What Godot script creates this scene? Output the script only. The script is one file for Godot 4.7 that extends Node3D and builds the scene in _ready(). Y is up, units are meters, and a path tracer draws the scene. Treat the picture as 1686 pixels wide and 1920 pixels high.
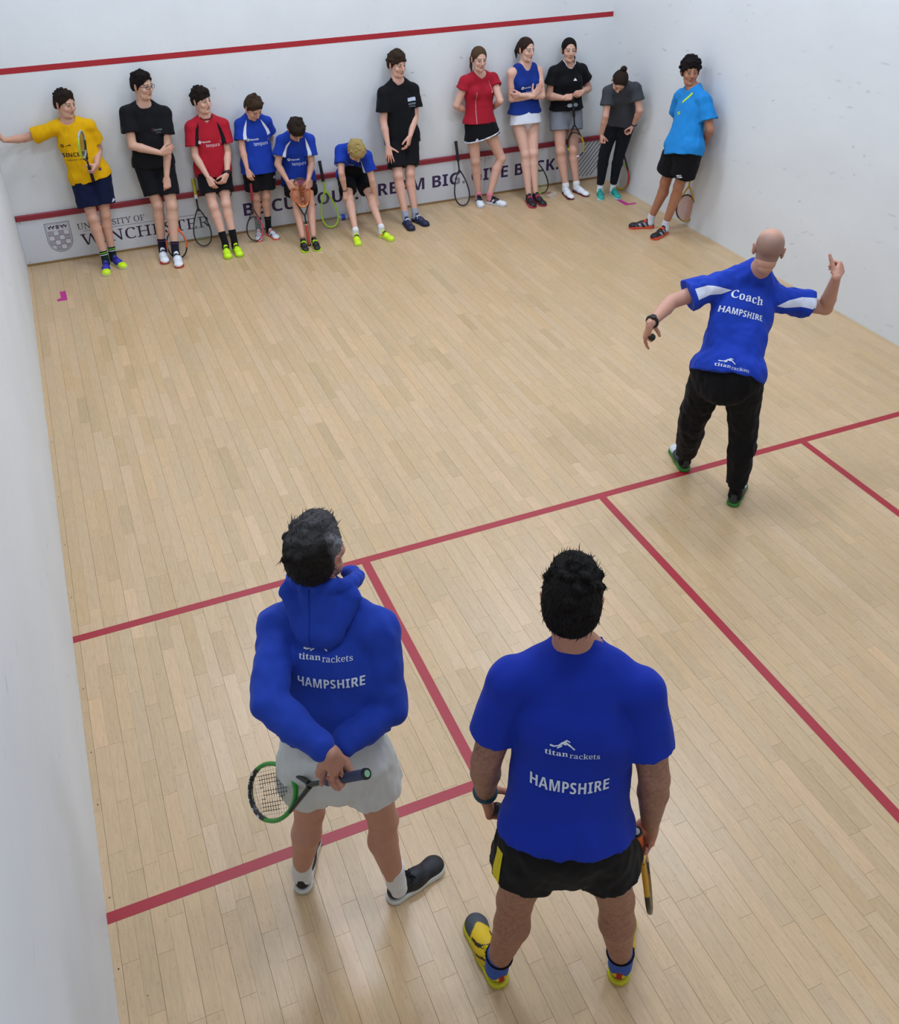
extends Node3D
# A squash court seen from the gallery: ten youngsters along the front wall, two by the right wall, a coach showing a swing and two men watching. Metres; x from the left wall, z from the front wall.
const CAM_AT := Vector3(0.4674, 3.6328, 9.5817)
const WALL_HEX := "dfe2e2"
const FLOOR_HEX := "d3b38a"
const LINE_HEX := "9e1827"
const LAMP_HEX := "dfebff"
const LAMP_Z := [1.5, 4.7, 7.9]
const LAMP_E := [7.3, 7.3, 4.6]
func _ready() -> void:
	var cam := Camera3D.new()
	cam.name = "camera"
	add_child(cam)
	cam.position = CAM_AT
	cam.basis = Basis(Vector3.UP, -0.3795) * Basis(Vector3.RIGHT, -0.5808) * Basis(Vector3.BACK, -0.0182)
	cam.near = 0.05
	cam.far = 60.0
	cam.projection = Camera3D.PROJECTION_FRUSTUM
	cam.size = 1920.0 / 1787.8 * cam.near
	cam.frustum_offset = Vector2((843.0 - 824.39) / 1787.8, -(960.0 - 821.2) / 1787.8) * cam.near
	cam.current = true
	var we := WorldEnvironment.new()
	we.name = "environment"
	var env := Environment.new()
	env.background_mode = Environment.BG_COLOR
	env.background_color = Color(0.55, 0.57, 0.6)
	env.tonemap_mode = Environment.TONE_MAPPER_LINEAR
	env.tonemap_exposure = 1.0
	env.sdfgi_enabled = true
	env.ssao_enabled = true
	env.ssil_enabled = true
	we.environment = env
	add_child(we)
	build_court()
	build_people()
	build_rackets()
	build_small()
# ---------------------------------------------------------------- the court
const COURT_X := 6.4
const COURT_Z := 9.75
const TOP := 5.64
func wood_texture() -> ImageTexture:   # fine pale grain along v
	var f := FastNoiseLite.new()
	f.seed = 11
	f.frequency = 1.0
	f.fractal_octaves = 4
	var im := Image.create_empty(512, 512, false, Image.FORMAT_RGB8)
	for y in 512:
		for x in 512:
			var s := sin(TAU * y / 512.0)
			var c := cos(TAU * y / 512.0)
			var n := f.get_noise_3d(x * 0.045, s * 1.6, c * 1.6) * 0.55 + f.get_noise_3d(x * 0.25 + 40.0, s * 3.0, c * 3.0) * 0.45
			var fl := maxf(0.0, f.get_noise_3d(x * 0.02, s * 7.0 + 9.0, c * 7.0) - 0.3) * 0.16
			var v := 0.93 + n * 0.085 - fl
			im.set_pixel(x, y, Color(v, v - absf(minf(n, 0.0)) * 0.02, v - 0.012 - fl * 0.2))
	im.generate_mipmaps()
	return ImageTexture.create_from_image(im)
func scuff_texture(seed_: int, base: Color, marks: int, along: float) -> ImageTexture:   # painted plaster with ball and racket marks
	var r := RandomNumberGenerator.new()
	r.seed = seed_
	var f := FastNoiseLite.new()
	f.seed = seed_
	f.frequency = 0.006
	f.fractal_octaves = 4
	var im := Image.create_empty(1400, 800, false, Image.FORMAT_RGB8)
	for y in 800:
		for x in 1400:
			var k := 1.0 + 0.022 * f.get_noise_2d(x * 1.0, y * 1.6)
			im.set_pixel(x, y, Color(base.r * k, base.g * k, base.b * k))
	for i in marks:
		var cx := r.randf() * 1400.0
		var cy := 800.0 - pow(r.randf(), 1.5) * 560.0
		var len := r.randf_range(1.2, 7.0)
		var w := r.randf_range(0.5, 1.6)
		var an := along + r.randfn(0.0, 0.28)
		var dk := r.randf_range(0.03, 0.17) * (1.0 if r.randf() < 0.35 else 0.45)
		for y in range(int(cy - len - 2), int(cy + len + 3)):
			for x in range(int(cx - len - 2), int(cx + len + 3)):
				if x < 0 or y < 0 or x >= 1400 or y >= 800:
					continue
				var dx := x - cx
				var dy := y - cy
				var u := dx * cos(an) + dy * sin(an)
				var v := -dx * sin(an) + dy * cos(an)
				var q := (u * u) / (len * len) + (v * v) / (w * w)
				if q < 1.0:
					var c := im.get_pixel(x, y)
					im.set_pixel(x, y, c.darkened(dk * (1.0 - q)))
	im.generate_mipmaps()
	return ImageTexture.create_from_image(im)
func slab(called: String, lo: Vector3, hi: Vector3, m: Material) -> MeshInstance3D:
	var b := Buf.new()
	b.box(lo, hi)
	var o := put(called, b, m)
	tag(o, "", "", "", "structure")
	return o
func wall_panel(called: String, lo: Vector3, hi: Vector3, m: Material, axis: int) -> MeshInstance3D:   # a slab whose faces carry texture coordinates over the wall
	var st := SurfaceTool.new()
	st.begin(Mesh.PRIMITIVE_TRIANGLES)
	var b := Buf.new()
	b.box(lo, hi)
	for i in b.t:
		var p := b.v[i]
		st.set_normal(b.n[i])
		var u := (p.z - lo.z) / (hi.z - lo.z) if axis == 0 else (p.x - lo.x) / (hi.x - lo.x)
		st.set_uv(Vector2(u, 1.0 - (p.y - lo.y) / (hi.y - lo.y)))
		st.add_vertex(p)
	var o := MeshInstance3D.new()
	o.name = called
	o.mesh = st.commit()
	o.mesh.surface_set_material(0, m)
	add_child(o, true)
	tag(o, "", "", "", "structure")
	return o
func plaster(seed_: int, hex: String, marks: int, along: float) -> StandardMaterial3D:
	var m := StandardMaterial3D.new()
	m.albedo_texture = scuff_texture(seed_, Color.html(hex), marks, along)
	m.roughness = 0.55
	m.metallic_specular = 0.4
	return m
func build_court() -> void:
	var T := 0.25
	var wf := wall_panel("wall_front", Vector3(-T, -0.2, -T), Vector3(COURT_X + T, TOP + 0.3, 0), plaster(3, WALL_HEX, 120, 0.2), 2)
	wall_panel("wall_left", Vector3(-T, -0.2, 0), Vector3(0, TOP + 0.3, 12.5), plaster(4, WALL_HEX, 420, 0.25), 0)
	wall_panel("wall_right", Vector3(COURT_X, -0.2, 0), Vector3(COURT_X + T, TOP + 0.3, 12.5), plaster(8, WALL_HEX, 620, -0.35), 0)
	# below the gallery the back wall, then the gallery's floor and its own back wall
	slab("wall_back", Vector3(0, -0.2, COURT_Z), Vector3(COURT_X, 2.55, COURT_Z + T), mat(WALL_HEX, 0.6))
	slab("floor_gallery", Vector3(0, 2.3, COURT_Z + T), Vector3(COURT_X, 2.55, 12.5), mat("6c6a68", 0.8))
	slab("wall_gallery", Vector3(-T, -0.2, 12.5), Vector3(COURT_X + T, TOP + 0.3, 12.5 + T), mat(WALL_HEX, 0.7))
	slab("ceiling", Vector3(-T, TOP, -T), Vector3(COURT_X + T, TOP + T, 12.5 + T), mat("e6e6e4", 0.8))
	# the floor: narrow beech strips laid in pairs towards the front wall
	var fl := Node3D.new()
	fl.name = "floor"
	add_child(fl, true)
	tag(fl, "", "", "", "structure")
	var sub := Buf.new()
	sub.box(Vector3(0, -0.2, 0), Vector3(COURT_X, -0.012, COURT_Z))
	put("subfloor", sub, mat("5a4a36", 0.9), fl)
	var wm := StandardMaterial3D.new()
	wm.albedo_texture = wood_texture()
	wm.vertex_color_use_as_albedo = true
	wm.roughness = 0.32
	wm.metallic_specular = 0.5
	var r := RandomNumberGenerator.new()
	r.seed = 21
	var blocks := []
	var x := 0.034
	blocks.append([0.0, 0.0330, 0.0, 3.3, 0]); blocks.append([0.0, 0.0330, 3.3, 6.6, 0]); blocks.append([0.0, 0.0330, 6.6, 9.75, 0])
	var col := 0
	while x < COURT_X - 0.005:
		var w := minf(0.0645, COURT_X - x)
		var gap := 0.0009 if col % 2 == 1 else 0.0002
		var z := -r.randf_range(0.0, 0.5)
		while z < COURT_Z:
			var l := r.randf_range(0.28, 0.62)
			blocks.append([x, x + w - gap, maxf(z, 0.0), minf(z + l - 0.0005, COURT_Z), 1])
			z += l
		x += w
		col += 1
	# the nearest three hundred in view one by one, the others together
	var cam := CAM_AT
	var order := []
	for b in blocks:
		var c := Vector3((b[0] + b[1]) * 0.5, 0, (b[2] + b[3]) * 0.5)
		var seen := c.z < 8.62 + 0.0 * c.x and c.x < 0.1 + (9.6 - c.z) * 1.55 + 1.0
		order.append([c.distance_to(cam) + (0.0 if seen else 50.0), b])
	order.sort_custom(func(p, q): return p[0] < q[0])
	var rest := SurfaceTool.new()
	rest.begin(Mesh.PRIMITIVE_TRIANGLES)
	for i in order.size():
		var b: Array = order[i][1]
		var tone := r.randfn(0.0, 0.030)
		if r.randf() < 0.07:
			tone -= 0.07
		elif r.randf() < 0.08:
			tone += 0.05
		var k := 1.0 + tone
		var warm := r.randfn(0.0, 0.012)
		var c := hexc(FLOOR_HEX)
		c = Color(c.r * k * (1.0 + warm), c.g * k, c.b * k * (1.0 - 1.6 * warm + 0.5 * tone))
		var bb := Buf.new()
		bb.box(Vector3(b[0], -0.012, b[2]), Vector3(b[1], 0.0, b[3]), 0.0004)
		var st := rest
		if i < 300:
			st = SurfaceTool.new()
			st.begin(Mesh.PRIMITIVE_TRIANGLES)
		var u0 := r.randf()
		var v0 := r.randf()
		for t in bb.t:
			var p := bb.v[t]
			st.set_normal(bb.n[t])
			st.set_color(c)
			st.set_uv(Vector2(u0 + (p.x - b[0]) / 0.26, v0 + (p.z - b[2]) / 1.3))
			st.add_vertex(p)
		if i < 300:
			var o := MeshInstance3D.new()
			o.name = "plank"
			o.mesh = st.commit()
			o.mesh.surface_set_material(0, wm)
			fl.add_child(o, true)
	var ro := MeshInstance3D.new()
	ro.name = "planking"
	ro.mesh = rest.commit()
	ro.mesh.surface_set_material(0, wm)
	ro.set_meta("kind", "stuff")
	fl.add_child(ro, true)
	# red lines of the court
	var S := 5.49
	var lm := StandardMaterial3D.new()
	lm.albedo_color = Color.html(LINE_HEX)
	lm.roughness = 0.42
	for q in [[0.0, COURT_X, S - 0.05, S], [0.0, 1.65, S + 1.6, S + 1.65], [1.6, 1.65, S, S + 1.6], [4.75, COURT_X, S + 1.6, S + 1.65], [4.75, 4.8, S, S + 1.6], [3.175, 3.225, S, COURT_Z]]:
		var lb := Buf.new()
		lb.box(Vector3(q[0], 0.0, q[2]), Vector3(q[1], 0.0009, q[3]))
		put("court_line", lb, lm, fl)
	for nz in [5.115, 5.84, 6.257, 6.56, 7.027, 7.334, 4.62, 4.1, 3.4]:
		var nb := Buf.new()
		nb.tube(PackedVector3Array([Vector3(0.0195, 0.0, nz), Vector3(0.0195, 0.0007, nz)]), PackedFloat32Array([0.0032]), 10)
		put("nail_head", nb, mat("2c2016", 0.7), fl)
	for q in [[0.108, 7.476], [0.092, 5.863], [6.384, 6.02], [6.384, 5.05], [6.384, 3.9]]:
		var nb := Buf.new()
		nb.tube(PackedVector3Array([Vector3(q[0], 0.0, q[1]), Vector3(q[0], 0.0007, q[1])]), PackedFloat32Array([0.0024]), 8)
		put("nail_head", nb, mat("4a3624", 0.7), fl)
	# a dark open joint between floor and side wall
	# service line
	var sl := Buf.new()
	sl.box(Vector3(0.0, 1.76, 0.0), Vector3(COURT_X - 0.003, 1.81, 0.002))
	put("service_line", sl, mat("a81c28", 0.5), wf)
	build_tin()
	build_lamps()
func build_tin() -> void:
	# the board along the foot of the front wall: white panels, a red top strip, a wooden foot, and the printing on it
	var t := thing("tin_board", "white board along the foot of the front wall with red top strip and purple lettering", "board")
	var face := 0.022
	var seams := [0.0, 1.95, 3.42, 4.879, 5.68, COURT_X]
	for i in seams.size() - 1:
		var b := Buf.new()
		b.box(Vector3(seams[i] + 0.0012, 0.022, 0.0), Vector3(seams[i + 1] - 0.0012, 0.452, face))
		put("panel", b, mat("d3d6da", 0.45), t)
	var s := Buf.new()
	s.box(Vector3(0.002, 0.450, 0.0), Vector3(COURT_X - 0.002, 0.500, 0.034), 0.006)
	put("top_strip", s, mat("8e2433", 0.55), t)
	var w := Buf.new()
	w.box(Vector3(0.0, 0.0, 0.0), Vector3(COURT_X, 0.022, 0.030), 0.004)
	put("foot_strip", w, mat("8b6f48", 0.6), t)
	var z := face + 0.0008
	var ink := "35204f"
	var X := Vector3.RIGHT
	var Y := Vector3.UP
	# crest: outline, chequers, a band of small beasts
	var out := PackedVector2Array()
	var inn := PackedVector2Array()
	for k in [[out, 0.113, 0.145], [inn, 0.101, 0.133]]:
		var p: PackedVector2Array = k[0]
		p.append(Vector2(-k[1], k[2])); p.append(Vector2(k[1], k[2])); p.append(Vector2(k[1], -0.03))
		for i in range(1, 9):
			var a := i / 8.0
			p.append(Vector2(k[1] * cos(a * PI * 0.5) , -0.03 - (k[2] - 0.028) * pow(sin(a * PI * 0.5), 1.0)))
		for i in range(1, 8):
			var a := 1.0 - i / 8.0
			p.append(Vector2(-k[1] * cos(a * PI * 0.5), -0.03 - (k[2] - 0.028) * sin(a * PI * 0.5)))
		p.append(Vector2(-k[1], -0.03))
		if k[0] is PackedVector2Array and k[1] > 0.11: out = p
		else: inn = p
	var cc := Vector3(0.352, 0.245, z)
	var crest := Buf.new()
	for e in [[out, 0.0045], [inn, 0.003]]:
		var p: PackedVector2Array = e[0]
		for i in p.size():
			var a := p[i]
			var b := p[(i + 1) % p.size()]
			var d := (b - a).normalized()
			var m := Vector2(-d.y, d.x) * float(e[1]) * 0.5
			crest.put(flat(PackedVector2Array([a - m - d * 0.001, b - m + d * 0.001, b + m + d * 0.001, a - m - d * 0.001, b + m + d * 0.001, a + m - d * 0.001]), cc, X, Y))
	var cn := put("crest", crest, mat("3a3450", 0.6), t)
	var chq := Buf.new()
	var lines := Buf.new()
	for iy in 5:
		for ix in 4:
			var lo := Vector2(-0.094 + ix * 0.047, 0.065 - (iy + 1) * 0.047)
			var hi := lo + Vector2(0.047, 0.047)
			var cell := Geometry2D.intersect_polygons(PackedVector2Array([lo, Vector2(hi.x, lo.y), hi, Vector2(lo.x, hi.y)]), inn)
			for c in cell:
				if (ix + iy) % 2 == 0:
					chq.put(flat(poly(c), cc, X, Y))
				for i in c.size():
					var a: Vector2 = c[i]
					var b: Vector2 = c[(i + 1) % c.size()]
					var d := (b - a).normalized()
					var m := Vector2(-d.y, d.x) * 0.0012
					lines.put(flat(PackedVector2Array([a - m, b - m, b + m, a - m, b + m, a + m]), cc + Vector3(0, 0, 0.0004), X, Y))
	put("chequers", chq, mat("a8a0ac", 0.6), cn)
	put("chequer_lines", lines, mat("6c6674", 0.6), cn)
	var beast := Buf.new()
	for e in [[-0.072, 1.0], [-0.040, 1.0], [0.0, 0.0], [0.040, -1.0], [0.072, -1.0]]:
		var bx: float = e[0]
		var sg: float = e[1]
		if sg == 0.0:   # a book between the beasts
			for k in 3:
				beast.put(flat(PackedVector2Array([Vector2(-0.014 + k * 0.010, 0.080), Vector2(-0.006 + k * 0.010, 0.080), Vector2(-0.006 + k * 0.010, 0.122), Vector2(-0.014 + k * 0.010, 0.080), Vector2(-0.006 + k * 0.010, 0.122), Vector2(-0.014 + k * 0.010, 0.122)]), cc, X, Y))
			continue
		for l in [[-0.010, 0.082, -0.004, 0.102, 0.003], [0.002, 0.082, 0.000, 0.104, 0.003], [-0.012, 0.104, 0.010, 0.108, 0.005], [0.008, 0.104, 0.014, 0.120, 0.005], [-0.012, 0.104, -0.016, 0.122, 0.002], [0.012, 0.100, 0.018, 0.094, 0.0025]]:
			var a := Vector2(bx + l[0] * sg, l[1])
			var b := Vector2(bx + l[2] * sg, l[3])
			var d := (b - a).normalized()
			var m := Vector2(-d.y, d.x) * float(l[4])
			beast.put(flat(PackedVector2Array([a - m, b - m, b + m, a - m, b + m, a + m]), cc, X, Y))
	put("heraldic_band", beast, mat("3a1c48", 0.6), cn)
	# words
	var u := glyphs("UNIVERSITY OF", font(true, false))
	put("lettering", flat(scaled(u, 0.058, 0.640), Vector3(0.850, 0.318, z), X, Y), mat("3c3c44", 0.6), t)
	var wn := glyphs("WINCHESTER", font(true, false))
	put("lettering", flat(scaled(wn, 0.112, 1.262), Vector3(1.168, 0.182, z), X, Y), mat("2c1838", 0.6), t)
	put("rule_line", flat(PackedVector2Array([Vector2(-0.59, -0.0018), Vector2(0.59, -0.0018), Vector2(0.59, 0.0018), Vector2(-0.59, -0.0018), Vector2(0.59, 0.0018), Vector2(-0.59, 0.0018)]), Vector3(1.168, 0.268, z), X, Y), mat("55525c", 0.6), t)
	var sg := glyphs("BE CURIOUS. DREAM BIG. GIVE BACK.", font(false, true))
	put("lettering", flat(scaled(sg, 0.130, 3.66), Vector3(3.985, 0.243, z), X, Y), mat(ink, 0.6), t)
	var st := Buf.new()
	for i in 9:   # slanting stripes at the right end
		var x0 := 5.99 + i * 0.052
		var a := Vector2(x0 - 0.17, 0.03 + 0.02)
		var b := Vector2(x0 + 0.18, 0.445)
		if i > 5:
			b = b.lerp(a, (i - 5) * 0.16)
		if i < 4:
			a = a.lerp(b, (3 - i) * 0.27 + 0.05)
		var d := (b - a).normalized()
		var m := Vector2(-d.y, d.x) * 0.0045
		st.put(flat(PackedVector2Array([a - m, b - m, b + m, a - m, b + m, a + m]), Vector3(0, 0, z), X, Y))
	put("slanting_stripes", st, mat("2e2c3a", 0.6), t)
	for q in [[0.03, 0.04], [0.03, 0.43], [1.9, 0.04], [2.0, 0.43], [3.36, 0.04], [3.48, 0.04], [4.83, 0.42], [4.93, 0.42], [2.33, 0.035], [5.6, 0.43]]:
		var sc := Buf.new()
		sc.tube(PackedVector3Array([Vector3(q[0], q[1], face), Vector3(q[0], q[1], face + 0.001)]), PackedFloat32Array([0.005]), 8)
		put("screw", sc, mat("4a4c50", 0.4), t)
func build_lamps() -> void:
	for iz in LAMP_Z.size():
		for ix in 2:
			var at := Vector3(1.6 + 3.2 * ix, TOP - 0.06, LAMP_Z[iz])
			var t := thing("ceiling_light", "white ceiling light panel above the %s side, %s" % [["left", "right"][ix], ["nearest the front wall", "over the short line", "over the back of the court"][iz]], "lamp", at, "ceiling light panels")
			var b := Buf.new()
			b.box(Vector3(-0.64, 0.0, -0.34), Vector3(0.64, 0.06, 0.34))
			put("housing", b, mat("dcdcdc", 0.6), t)
			var p := Buf.new()
			p.box(Vector3(-0.6, -0.012, -0.3), Vector3(0.6, -0.001, 0.3))
			var pm := StandardMaterial3D.new()
			pm.albedo_color = Color(0.9, 0.9, 0.9)
			pm.emission_enabled = true
			pm.emission = Color.html(LAMP_HEX)
			pm.emission_energy_multiplier = 2.0
			put("diffuser", p, pm, t)
			var l := AreaLight3D.new()
			l.name = "light"
			l.area_size = Vector2(1.2, 0.6)
			l.light_color = Color.html(LAMP_HEX)
			l.light_energy = LAMP_E[iz]
			l.area_range = 30.0 if "area_range" in l else 30.0
			l.shadow_enabled = true
			l.position = Vector3(0, -0.03, 0)
			l.rotation_degrees = Vector3(-90, 0, 0)
			t.add_child(l, true)
# ---------------------------------------------------------------- who stands in the court
func shoe_paint(base: String, toe := "", side := "", heel := "", toe_z := 0.225):
	var cb := hexc(base)
	var ct := hexc(toe if toe != "" else base)
	var cs := hexc(side if side != "" else base)
	var ch := hexc(heel if heel != "" else base)
	return func(p: Vector3, _n: Vector3) -> Color:
		if p.z > toe_z - 0.4 * absf(p.x):
			return ct
		if p.z < 0.03:
			return ch
		if absf(p.x) > 0.026 and p.y < 0.075 and fposmod(p.z * 1.0 - p.y * 0.7, 0.062) < 0.028:
			return cs
		return cb
func emblem(x: float, y: float, s := 1.0, c := "dfe4ee") -> Array:   # ball with a bite and the word beside it
	return [{"tris": disc(0.0145 * s, Vector2.ZERO, 0.0062 * s), "x": x, "y": y, "c": c, "name": "emblem"}, {"text": "squash", "x": x + 0.060 * s, "y": y - 0.001, "cap": 0.0165 * s, "width": 0.082 * s, "c": c}]
func tempura(x: float, y: float, s := 1.0, c := "ccd3e4") -> Array:
	return [{"text": "tempura", "bold": false, "x": x, "y": y, "cap": 0.030 * s, "width": 0.128 * s, "c": c}, {"tris": disc(0.011 * s, Vector2.ZERO, 0.008 * s), "x": x + 0.078 * s, "y": y + 0.032 * s, "c": "7f8fc0" if c != "e8c8cc" else "c86a74", "name": "emblem"}]
func titan(x: float, y: float, w: float, rot := 0.0) -> Array:   # the words under a small leaping player
	var k := w / 0.16
	var fig := PackedVector2Array()
	for l in [[0.0, 0.020, 0.012, 0.030, 0.0032], [0.012, 0.030, 0.020, 0.026, 0.0022], [0.004, 0.026, 0.022, 0.014, 0.0036], [0.022, 0.014, 0.034, 0.004, 0.0026], [0.000, 0.022, -0.010, 0.012, 0.0034], [-0.010, 0.012, -0.026, 0.007, 0.0024], [-0.002, 0.012, -0.014, 0.004, 0.0024], [0.000, 0.021, 0.010, 0.018, 0.0048], [-0.026, 0.008, -0.034, 0.009, 0.0034]]:
		var a := Vector2(l[0], l[1]) * k
		var b := Vector2(l[2], l[3]) * k
		var d := (b - a).normalized()
		var m := Vector2(-d.y, d.x) * float(l[4]) * k * 0.8
		fig.append_array([a - m - d * 0.001, b - m + d * 0.001, b + m + d * 0.001, a - m - d * 0.001, b + m + d * 0.001, a + m - d * 0.001])
	var r := deg_to_rad(rot)
	return [{"tris": fig, "x": x - 0.028 * k, "y": y + 0.013 * k, "c": "d5dbe6", "name": "emblem", "fine": 0.01}, {"text": "titan", "serif": true, "x": x - 0.044 * k, "y": y, "cap": 0.0165 * k, "width": 0.066 * k, "c": "d5dbe6", "fine": 0.01}, {"text": "rackets", "serif": true, "bold": false, "x": x + 0.036 * k, "y": y - 0.004 * k, "cap": 0.0165 * k, "width": 0.085 * k, "c": "d5dbe6", "fine": 0.01}]
func tri3(s: float) -> PackedVector2Array:   # three slanting bars that step up to a peak
	return PackedVector2Array([Vector2(-s, -s * 0.55), Vector2(s, -s * 0.55), Vector2(0.05 * s, s * 0.75)])
func build_people() -> void:
	shoe_shapes()
	var Zm := Vector3(0, 0, -1)
	var black_lime = shoe_paint("b9e414", "c6f01c", "15150f", "e8662c", 0.18)
	person("yellow", "boy in yellow t-shirt and navy shorts in the corner, arm out to side wall", {
		"look": Vector3(0.62, -0.08, 0.78), "tilt": Vector3(0.10, 1, 0), "hh": 0.228, "hair": "241a15", "hairkind": "short", "seed": 2, "skin": "c89a82",
		"hand_a": ["flat", Vector3(-1, 0, 0)], "hand_b": ["grip", Vector3(-0.074, 0.784, 0.617), Vector3(0.752, 0.945, 0.392)],
		"shirt": {"c": "d9a400", "sl": 0.66, "sr": 0.050, "hem": -0.022, "hw": 0.125, "fold": 0.010, "prints": [
			{"text": "SINCE 81", "x": -0.052, "y": -0.213, "rot": -8.0, "cap": 0.036, "width": 0.215, "c": "18160f"}, {"text": "SQUASH LEAGUE", "x": -0.045, "y": -0.262, "rot": -8.0, "cap": 0.010, "width": 0.19, "c": "57480f"},
			{"tris": disc(0.014, Vector2.ZERO, 0.007), "x": -0.128, "y": -0.115, "c": "201c10", "name": "emblem"}, {"tris": PackedVector2Array([Vector2(0, 0), Vector2(0.055, -0.007), Vector2(0.055, 0.004)]), "x": -0.112, "y": -0.122, "c": "201c10", "name": "emblem"},
			{"text": "*", "x": 0.105, "y": -0.395, "cap": 0.05, "c": "30285a", "name": "emblem"}]},
		"shorts": {"c": "0d1433", "len": 0.72, "rh": 0.068, "rt": 0.068, "prints": [{"tris": tri3(0.022), "x": 0.112, "y": -0.70, "c": "c9cfdc", "name": "emblem"}]},
		"sock": ["16261f", 0.19, ["7bbf2a", "c8ccd8"]], "shoes": {"paint": shoe_paint("33309c", "c9ea12", "2a2788", "3a36a8", 0.215), "sole": "d5d9a8", "lace": "2c2a74"}})
	person("glasses", "boy with glasses in plain black t-shirt and black shorts holding his own elbow", {
		"look": Vector3(0.66, -0.06, 0.75), "hh": 0.236, "hair": "17130f", "hairkind": "short", "seed": 3, "skin": "caa088", "glasses": true,
		"hand_a": ["ball", Vector3(-0.35, -0.1, -1)], "hand_b": ["limp", Vector3(0.15, 0, -1)],
		"shirt": {"c": "0e0e12", "sl": 0.60, "sr": 0.050, "hem": -0.02, "prints": [{"text": "SQUASH", "x": 0.075, "y": -0.135, "cap": 0.016, "width": 0.07, "c": "8b9a8a", "bold": false}, {"tris": disc(0.013, Vector2.ZERO, 0.009), "x": 0.03, "y": -0.13, "c": "6a3a52", "name": "emblem"}, {"text": "academy", "x": 0.075, "y": -0.158, "cap": 0.010, "width": 0.05, "c": "6f7f72", "bold": false}]},
		"shorts": {"c": "101015", "len": 0.74, "rh": 0.057, "rt": 0.058}, "sock": ["1d1a2c", 0.20, ["5a3550"]],
		"shoes": {"paint": shoe_paint("dfe3e8", "e2e5e8", "c8ccd4", "202226", 0.24), "sole": "b8402f", "lace": "17171a"}})
	person("red", "boy in red v-neck t-shirt with black shoulder panels and black shorts", {
		"look": Vector3(0.55, -0.03, 0.83), "tilt": Vector3(-0.05, 1, 0), "hh": 0.226, "hair": "1d1714", "hairkind": "fringe", "seed": 4, "skin": "d3a791",
		"hand_a": ["limp", Vector3(0.3, 0.0, -1)], "hand_b": ["limp", Vector3(-0.5, 0.0, -1)],
		"shirt": {"c": "a81b2b", "sl": 0.66, "sr": 0.052, "hem": -0.045, "hw": 0.122, "vee": 0.045, "collar": "6d101c", "panel": "120d10", "prints": emblem(-0.105, -0.125, 1.0, "e8d4d8") + tempura(0.015, -0.165, 1.0, "e8c8cc")},
		"shorts": {"c": "0f0f13", "len": 0.66, "rh": 0.064, "rt": 0.060}, "sock": ["121214", 0.30],
		"shoes": {"paint": black_lime, "sole": "a8cc20", "lace": "141414"}, "bands": [["b", "141416", 0.011, Vector3(0.5, 0.5, 0.8)]]})
	person("bluea", "boy with neat brown hair in blue t-shirt looking down, one arm behind his back", {
		"look": Vector3(0.28, -0.60, 0.75), "hh": 0.222, "headoff": Vector3(0, 0.0, 0.0), "hair": "3a2c20", "hairkind": "short", "seed": 5, "skin": "cb9d85",
		"hand_a": ["limp", Vector3(0.3, 0.0, -1)], "hand_b": ["relaxed", Vector3(0, 0, -1)],
		"shirt": {"c": "17389c", "sl": 0.64, "sr": 0.054, "hem": -0.06, "hw": 0.128, "w": 1.05, "panel": "d9dde8", "prints": emblem(-0.085, -0.135) + tempura(0.035, -0.185, 1.1)},
		"shorts": {"c": "0f0f13", "len": 0.78, "rh": 0.072, "rt": 0.07, "prints": [{"tris": disc(0.014), "x": 0.13, "y": -0.52, "c": "9aa0aa", "name": "emblem"}]}, "sock": ["131316", 0.34, ["3a3a40"]],
		"shoes": {"paint": shoe_paint("c4c9d0", "e0e4e8", "1d2a4c", "e4644c", 0.235), "sole": "e8604c", "lace": "e06a50"}})
	person("blueb", "boy in blue t-shirt bowing his dark head over the orange racket, feet together", {
		"look": Vector3(0.04, -0.80, 0.55), "tilt": Vector3(0, 1, 0.3), "hh": 0.222, "hair": "2b221b", "hairkind": "mop", "seed": 6, "skin": "c4957d", "arch": 0.02,
		"hand_a": ["limp", Vector3(0.4, -0.2, -0.8)], "hand_b": ["limp", Vector3(-0.4, -0.2, -0.8)],
		"shirt": {"c": "17389c", "sl": 0.64, "sr": 0.054, "hem": -0.06, "hw": 0.125, "w": 1.05, "panel": "d9dde8", "prints": emblem(-0.095, -0.165) + tempura(0.0, -0.215, 1.1)},
		"shorts": {"c": "0f0f13", "len": 0.62, "rh": 0.07, "rt": 0.064}, "sock": [],
		"shoes": {"paint": shoe_paint("121310", "161712", "0f100e", "161712", 0.27), "sole": "b8e814", "lace": "bdf010"}})
	person("blond", "blond boy in blue t-shirt bent forward with his hands on his knees", {
		"look": Vector3(0.10, -0.92, 0.42), "tilt": Vector3(0.0, 0.6, 1), "hh": 0.222, "hair": "a08a55", "hairkind": "mop", "seed": 7, "skin": "d3a68e", "arch": 0.05,
		"hand_a": ["relaxed", Vector3(0.2, -0.3, -0.9)], "hand_b": ["relaxed", Vector3(-0.3, -0.2, -0.9)],
		"shirt": {"c": "17389c", "sl": 0.62, "sr": 0.052, "hem": -0.05, "hw": 0.120, "panel": "d9dde8", "prints": emblem(-0.09, -0.13) + tempura(-0.01, -0.20, 1.0)},
		"shorts": {"c": "0f0f13", "len": 0.70, "rh": 0.064, "rt": 0.066}, "sock": ["dcdcdc", 0.08],
		"shoes": {"paint": shoe_paint("c4e21a", "c8ea1c", "e06a34", "d8552c", 0.16), "sole": "c8dc5a", "lace": "141414"}, "bands": [["a", "241418", 0.004]]})
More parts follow.
